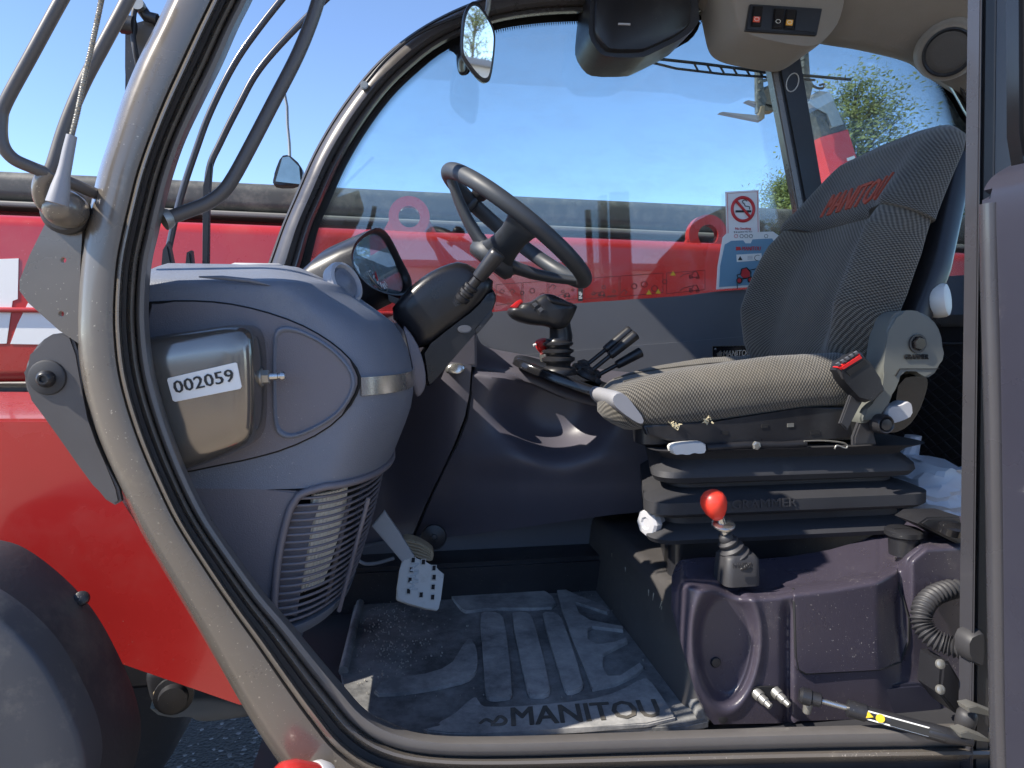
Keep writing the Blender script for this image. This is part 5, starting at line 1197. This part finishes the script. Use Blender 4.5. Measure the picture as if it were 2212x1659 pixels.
for y, x in ((1535, 2090), (1590, 2072)):
    prism('hinge_plate', [(x, y-6), (x+20, y-10), (x+50, y+2), (x+66, y+8), (x+66, y+14), (x+40, y+10), (x+4, y+4)], .835, .02, zinc, dr_, .001)
hb = thing('hinge_bracket', U(2070, 1540, .9), 'black bolted hinge bracket at the foot of rear pillar', 'bracket')
prism('block', [(2036, 1432), (2052, 1430), (2088, 1490), (2088, 1556), (2062, 1540), (2030, 1500)], .90, .05, black, hb, .004)
for x, y in ((2029, 1434), (2029, 1489), (2103, 1503)): lathe('bolt', U(x, y, .885), (0, -1, .3), [(0, .007), (.004, .007), (.006, .004)], zinc, hb, 12)
lathe('stop_buffer', U(2086, 1556, .87), (0, -.2, 1), [(-.012, .013), (0, .014), (.012, .0135), (.018, .009), (.019, 0)], rubber, hb, 20, 60)
gs = thing('gas_strut', U(1750, 1510, .93), 'black door gas strut with yellow warning label above sill', 'gas strut')
A, B_, E = U(1735, 1503, .935), U(1833, 1530, .91), U(2108, 1606, .835); D = (E-A).normalized()
lathe('ball_end', A-D*.006, D, [(0, .009), (.004, .0125), (.016, .0125), (.018, .010), (.03, .010), (.032, .007)], black, gs, 16)
lathe('ball_stud', U(1745, 1524, .95), (0, -.2, 1), [(-.012, .006), (0, .007), (.01, .006)], zinc, gs, 12)
LT = (E-A).length; t1 = (B_-A).length
lathe('rod', A+D*.02, D, [(0, .0042), (t1-.018, .0042)], steelm, gs, 14)
lathe('cylinder', A+D*(t1-.004), D, [(0, .008), (.002, .0125), (.026, .0125), (.028, .0105), (LT-t1-.06, .0105), (LT-t1-.058, .0115), (LT-t1-.03, .0115), (LT-t1-.02, .009), (LT-t1, .006)], black, gs, 20)
side = D.cross(Vector((0, 0, 1))).normalized(); upv = side.cross(D)
nrm = (-FWD-D*(-FWD).dot(D)).normalized(); tv = nrm.cross(D).normalized(); tv = tv if tv.z > 0 else -tv
def lab(name, t0, t2, w0, w1, m, d=.0109):
    P = []; 
    for t in (t0, t2): 
        for w in ((w0, w1) if t == t0 else (w1, w0)):
            a = w; P.append(A+D*(LT*t)+(nrm*math.cos(a)+tv*math.sin(a))*d)
    return frombm(name, bm_prism(P, nrm*.0006, 0), m, gs)
lab('label', .36, .84, -.55, .75, paper); lab('label_print', .51, .82, -.4, .55, ink, .0115)
for i in range(2):
    t = .385+i*.065; c_ = A+D*(LT*t)+nrm*.0118
    lathe('warning_sign', c_+tv*.002, nrm, [(0, .0062), (.0006, .006)], yellow, gs, 3 if i == 0 else 16)
ho = thing('corrugated_hose', U(2020, 1340, .95), 'black corrugated hose looping from console to rear pillar', 'hose')
hp = catmull([U(2078, 1268, 1.0), U(2045, 1275, .98), U(2012, 1290, .965), U(1992, 1318, .95), U(1993, 1350, .94), U(2015, 1378, .925), U(2050, 1394, .91), U(2090, 1403, .89), U(2118, 1406, .875)], 26)
tube('sleeve', hp, [.0142+.0024*math.sin(i*2*math.pi/6.5) for i in range(len(hp))], rubber, ho, 16, False, 80)
dome('grommet', [(2088, 1376), (2118, 1362), (2126, 1365), (2126, 1440), (2116, 1442), (2090, 1424)], .862, [(.885, 1), (.868, 1), (.860, .85)], rubber, ho, 1)

# ------------------------------------------------------------------ front of the machine outside the cab
mg = thing('front_mudguard', U(100, 1650, .8), 'dusty black rubber front mudguard in the lower left corner', 'mudguard')
MO = [(-260, 1240), (-120, 1150), (0, 1160), (60, 1180), (150, 1252), (212, 1325), (262, 1420), (296, 1500), (310, 1570), (303, 1630), (270, 1720), (-50, 1800), (-300, 1750)]
dome('guard_shell', MO, 1.0, [(1.0, .985), (.99, 1.0), (.92, 1.0), (.88, .985), (.85, .95), (.826, .89), (.812, .82), (.805, .75)], rubber_f, mg, 2)
dome('guard_flank', MO, .9, [(.84, .80), (.80, .80), (.796, .785), (.794, .74), (.793, .4), (.793, .05)], pm('mudguard_flank', (.042, .046, .058), .55, var=.25, vscale=4, dust=(.2, .19, .17), dscale=6, dlo=.5, dhi=.85), mg, 2)
lathe('guard_bolt', U(176, 1292, .985), (.3, -1, .5), [(-.004, .010), (.003, .009), (.005, .005)], black, mg, 14)

ch = thing('chassis', (-.6, 1.3, .4), 'red painted chassis side plate in front of the cab', 'chassis')
prism('side_plate', [(-420, 905), (150, 905), (262, 1080), (420, 1330), (548, 1532), (516, 1522), (286, 1442), (200, 1412), (-420, 1300)], 1.12, .05, redp, ch, .004)
prism('top_plate', [(-420, 905), (150, 905), (150, 911), (-420, 911)], 1.17, .5, redp, ch, 0)
dome('axle_housing', [(300, 1430), (360, 1440), (395, 1480), (392, 1510), (370, 1530), (340, 1536), (318, 1520)], 1.55, [(1.9, 1), (1.58, 1), (1.55, .8), (1.545, .5)], black, ch, 2)
lathe('drive_flange', U(376, 1500, 1.53), (.2, -1, 0), [(0, .04), (.01, .04), (.012, .03), (.03, .028), (.032, .01)], black, ch, 20)
prism('pipe_clamp', [(330, 1498), (355, 1494), (356, 1502), (331, 1508)], 1.53, .01, woodish, ch, .001)
dome('axle_casting', [(308, 1530), (330, 1545), (380, 1520), (430, 1505), (540, 1520), (560, 1550), (480, 1562), (430, 1566), (405, 1550), (340, 1556)], 1.75, [(2.1, 1), (1.8, 1), (1.76, .93), (1.75, .7)], pm('axle_paint', (.22, .22, .21), .6, var=.25, vscale=8), ch, 1)
MB().box((-.6, 1.95, .98), (1.2, .4, .12)).build('frame_beam', black, ch, .01)
MB().box((.62, 1.4, .74), (.58, .5, .16)).build('tank', black, ch, .02)
for (wx, wy) in ((-1.12, .84), (-1.25, 2.15)):
    fw = lathe('front_wheel', (wx, wy, .60), (0, 1, 0), [(0, .38), (.01, .5), (.05, .585), (.10, .60), (.28, .60), (.33, .585), (.37, .5), (.38, .38)], rubber_f, ch, 48, 50)
    lathe('rim', (wx, wy+.03, .60), (0, 1, 0), [(0, .06), (.03, .12), (.05, .30), (0, .36), (0, .39), (.30, .39)], redp, fw, 40, 40)
fs = thing('step_lamp', U(600, 1660, .8), 'red domed lamp cover at the bottom edge below the pillar', 'lamp')
lathe('lamp_body', U(645, 1716, .82), (-.72, -.35, .45), [(-.02, .036), (.016, .036), (.03, .031), (.038, .02), (.040, 0)], redp, fs, 28, 60)
lathe('lamp_rim', U(645, 1716, .82), (-.72, -.35, .45), [(-.028, .039), (-.018, .04), (-.012, .0375)], greyl, fs, 28)

# ------------------------------------------------------------------ boom beside the cab
bm_ = thing('telescopic_boom', (0.3, 2.3, 1.5), 'long red telescopic boom running beside the far side of cab', 'boom')
def beam(name, l, r, tb_l, tb_r, y0, y1, mat, rad=.03, parent=bm_):
    tb_l = [a-(b-a)*1700/(r-l) for a, b in zip(tb_l, tb_r)]; l -= 1700
    A = [U(l, p, y0).z for p in tb_l]; B = [U(r, p, y0).z for p in tb_r]; xa, xb = U(l, tb_l[0], y0).x, U(r, tb_r[0], y0).x
    rings = []
    for t in range(9):
        x = xa+(xb-xa)*t/8; z1 = A[0]+(B[0]-A[0])*t/8; z0 = A[1]+(B[1]-A[1])*t/8
        rings.append([Vector((x, p.x, p.y)) for p in rrect(y0, y1, z0, z1, rad, 0)])
    return loft(name, rings, mat, parent, ang=40)
b1 = beam('outer_section', -300, 2500, (448, 830), (560, 800), 2.08, 2.5, redp, .035)
beam('wear_rail', -300, 2500, (660, 672), (690, 698), 2.066, 2.10, redp, .006)
beam('upper_tube', -300, 2500, (352, 418), (487, 545), 2.3, 2.52, dusty, .03)
beam('tube_lip', -300, 2500, (419, 432), (546, 556), 2.27, 2.5, pm('lip_paint', (.2, .19, .17), .5, var=.2), .006)
beam('inner_section', -300, 2500, (434, 470), (556, 590), 2.36, 2.48, pm('dark_red', (.25, .015, .02), .4, var=.3), .01)
beam('hose_tray', -300, 2500, (452, 480), (570, 600), 2.2, 2.34, black, .01)
for cx, cy, in ((884, 468), (1530, 508)):
    k3 = mpp(cx, cy, 2.1); c_ = U(cx, cy, 2.10)
    n_ = 40; V = []
    for (rr_, yy) in ((44, 0), (44, .03), (23, .03), (23, 0)):
        V += [c_+Vector((rr_*k3*math.cos(a*2*math.pi/n_), yy, rr_*k3*math.sin(a*2*math.pi/n_))) for a in range(n_)]
    F_ = [(i*n_+a, i*n_+(a+1) % n_, ((i+1) % 4)*n_+(a+1) % n_, ((i+1) % 4)*n_+a) for i in range(4) for a in range(n_)]
    ey = mesh('lifting_eye', V, F_, redp, bm_, 30)
    prism('eye_foot', [(cx-62, cy+42), (cx-44, cy+8), (cx-40, cy+20), (cx-20, cy+42), (cx+20, cy+43), (cx+40, cy+20), (cx+44, cy+8), (cx+66, cy+44), (cx+66, cy+60), (cx-62, cy+60)], 2.103, .024, redp, ey, .002)
prism('boom_letter', [(-60, 562), (40, 558), (38, 646), (27, 650), (14, 742), (-60, 744)], 2.078, .0015, paper, bm_, 0)
prism('boom_letter', [(60, 655), (90, 620), (135, 700), (180, 735), (84, 744), (22, 743), (38, 700)], 2.078, .0015, paper, bm_, 0)
prism('under_bracket', [(-80, 838), (55, 838), (66, 862), (62, 878), (45, 886), (-80, 886)], 2.1, .2, black, bm_, .01)
# outside mirror seen through the windscreen
om = thing('outside_mirror', U(620, 370, 2.2), 'small outside mirror on thin stalk seen through the windscreen', 'mirror')
prism('housing', [(588, 392), (594, 370), (606, 336), (624, 333), (650, 356), (655, 380), (640, 400), (592, 400)], 2.14, .05, black, om, .004, 1)
prism('mirror_glass', [(595, 392), (610, 340), (624, 338), (646, 360), (650, 398)], 2.136, .003, pm('mirror_tree_tint', (.30, .34, .32), .12, .9, var=.3, vscale=25), om, .0003)  # grey-green tint paints in the trees reflected in this mirror
tube('stalk', [U(612, 190, 2.16), U(620, 230, 2.16), U(621, 270, 2.16), U(625, 310, 2.16), U(626, 338, 2.16)], .0045, zinc, om, 8)
# thin bars standing in for windscreen reflections, and front wiper
gd = thing('windscreen_reflections', U(470, 400, 1.3), 'thin curved bars standing in for reflections on the windscreen', 'reflection')
for pts in (((640, -40), (560, 60), (505, 140), (455, 240), (425, 320), (392, 420), (368, 520), (350, 620)), ((745, -40), (640, 60), (560, 150), (515, 230), (475, 310), (452, 365), (446, 450), (444, 620))):
    tube('bar', catmull([U(x, y, 1.22) for x, y in pts], 5), .0055, paint_p, gd, 10)
wf = thing('front_wiper', U(440, 580, 1.2), 'black upright wiper arm at the foot of the windscreen', 'wiper')
prism('arm', [(438, 400), (452, 350), (458, 352), (452, 420), (450, 600), (436, 600)], 1.21, .012, black, wf, .003)
prism('linkage', [(345, 600), (350, 540), (362, 520), (378, 600)], 1.2, .02, black, wf, .003)
prism('linkage', [(396, 600), (402, 545), (412, 540), (418, 600)], 1.2, .02, black, wf, .003)

# ------------------------------------------------------------------ distant telehandler
ft = thing('far_telehandler', U(1850, 560, 11), 'distant telehandler holding its red boom and forks up high', 'telehandler')
YF = 11.0
def fbox(name, px, y, th, m, par=ft): return prism(name, px, y, th, m, par, .01)
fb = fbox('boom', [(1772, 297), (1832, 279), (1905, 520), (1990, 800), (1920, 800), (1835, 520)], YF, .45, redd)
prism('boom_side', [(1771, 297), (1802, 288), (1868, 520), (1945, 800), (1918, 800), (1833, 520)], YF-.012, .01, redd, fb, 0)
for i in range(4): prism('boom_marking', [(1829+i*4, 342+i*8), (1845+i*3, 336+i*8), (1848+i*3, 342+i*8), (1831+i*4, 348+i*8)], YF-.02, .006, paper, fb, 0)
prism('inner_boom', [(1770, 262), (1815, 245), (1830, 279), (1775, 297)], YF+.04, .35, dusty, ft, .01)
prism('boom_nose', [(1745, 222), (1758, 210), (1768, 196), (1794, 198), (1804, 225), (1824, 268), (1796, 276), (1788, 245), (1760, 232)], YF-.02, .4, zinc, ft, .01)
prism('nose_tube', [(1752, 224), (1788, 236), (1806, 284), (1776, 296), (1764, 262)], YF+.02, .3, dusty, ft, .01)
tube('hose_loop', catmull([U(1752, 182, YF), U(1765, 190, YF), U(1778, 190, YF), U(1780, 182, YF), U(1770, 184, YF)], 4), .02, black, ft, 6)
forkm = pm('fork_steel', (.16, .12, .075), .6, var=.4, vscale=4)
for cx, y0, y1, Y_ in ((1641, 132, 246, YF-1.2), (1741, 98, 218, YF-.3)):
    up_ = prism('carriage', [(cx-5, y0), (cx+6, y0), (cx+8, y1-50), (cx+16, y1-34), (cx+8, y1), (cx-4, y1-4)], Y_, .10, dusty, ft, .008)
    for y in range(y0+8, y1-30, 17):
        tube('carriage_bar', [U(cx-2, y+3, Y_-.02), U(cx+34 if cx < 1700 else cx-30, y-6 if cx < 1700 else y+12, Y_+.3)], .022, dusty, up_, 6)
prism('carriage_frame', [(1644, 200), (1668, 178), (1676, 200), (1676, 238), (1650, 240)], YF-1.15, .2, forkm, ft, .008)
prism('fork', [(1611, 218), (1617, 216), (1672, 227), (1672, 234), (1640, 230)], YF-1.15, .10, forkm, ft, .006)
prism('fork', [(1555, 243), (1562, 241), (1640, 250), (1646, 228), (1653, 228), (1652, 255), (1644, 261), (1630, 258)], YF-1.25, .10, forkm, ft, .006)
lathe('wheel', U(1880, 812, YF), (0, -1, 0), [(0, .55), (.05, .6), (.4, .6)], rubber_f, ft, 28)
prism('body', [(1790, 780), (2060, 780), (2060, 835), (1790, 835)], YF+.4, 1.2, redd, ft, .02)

# ------------------------------------------------------------------ trees
def tree(loc, h, r, lab, seed, n=30000, lean=0):
    t = thing('tree', loc, lab, 'tree', 'trees beyond the machine')
    rg = random.Random(seed); mb = MB(); base = Vector(loc)
    top = base+Vector((lean, 0, h))
    mb.tube([base, base.lerp(top, .4), base.lerp(top, .75), top], [h*.022, h*.016, h*.008, h*.001], 8)
    clumps = []
    for i in range(64):
        z = rg.uniform(.12, .98); a = rg.uniform(0, 6.283); rad = r*(1-z)**.75*(.35+.65*rg.random())
        p0 = base.lerp(top, max(0.05, z-.06)); p1 = base.lerp(top, z)+Vector((math.cos(a)*rad, math.sin(a)*rad, rg.uniform(0, .06)*h))
        mb.tube([p0, p0.lerp(p1, .5)+Vector((0, 0, .01*h)), p1], [h*.004, h*.003, h*.001], 5)
        for k in (.45, .75, 1.0): clumps.append((p0.lerp(p1, k), r*.19*(1.15-z*.5)))
    mb.build('trunk', barks, t)
    V = []; F = []
    for i in range(n):
        c, cr = rg.choice(clumps); d = Vector((rg.gauss(0, 1), rg.gauss(0, 1), rg.gauss(0, .8))); p = c+d*cr*.62
        u = Vector((rg.gauss(0, 1), rg.gauss(0, 1), rg.gauss(0, 1))).normalized(); w = u.orthogonal().normalized(); s = h*.0058*rg.uniform(.5, 1.4)
        k = len(V); V += [p-u*s*1.5, p+w*s*.6, p+u*s*1.5, p-w*s*.6]; F.append((k, k+1, k+2, k+3))
    off = base
    me = bpy.data.meshes.new('crown'); me.from_pydata([tuple(v-off) for v in V], [], F); me.materials.append(leaf); link('crown', me, t)
def gnd(px, Y): p = U(px, 700, Y); return (p.x, Y, 0)
tree(gnd(1830, 24), 11.0, 6.2, 'tallest tree, rising behind the distant red boom', 1)
tree(gnd(1690, 26), 7.8, 4.0, 'small tree peeking out left of the dark window post', 2)
tree(gnd(2105, 22), 9.0, 4.6, 'tree at the right, showing above the seat back', 3)
tree((15.5, -24, 0), 6.6, 2.6, 'tree behind the viewer seen only in the mirror', 4, 3500)

# ------------------------------------------------------------------ yard building behind the viewer (seen in the glossy covers and glass)
wh_ = thing('warehouse', (-2, -24, 0), 'long low white warehouse across the yard, seen in reflections', 'building')
MB().box((-2, -26, 2.1), (22, 3, 2.1)).build('wall', wallw, wh_, .05)
MB().box((-2, -26, 4.3), (22.5, 3.4, .12)).build('roof', roofg, wh_, .03)
for i in range(6):
    MB().box((-19+i*7, -22.97, 1.5), (1.4, .04, 1.5)).build('shutter_door', pm('shutter_%d' % i, (.3, .32, .35), .5) if i == 0 else MATS['shutter_0'], wh_, .02)
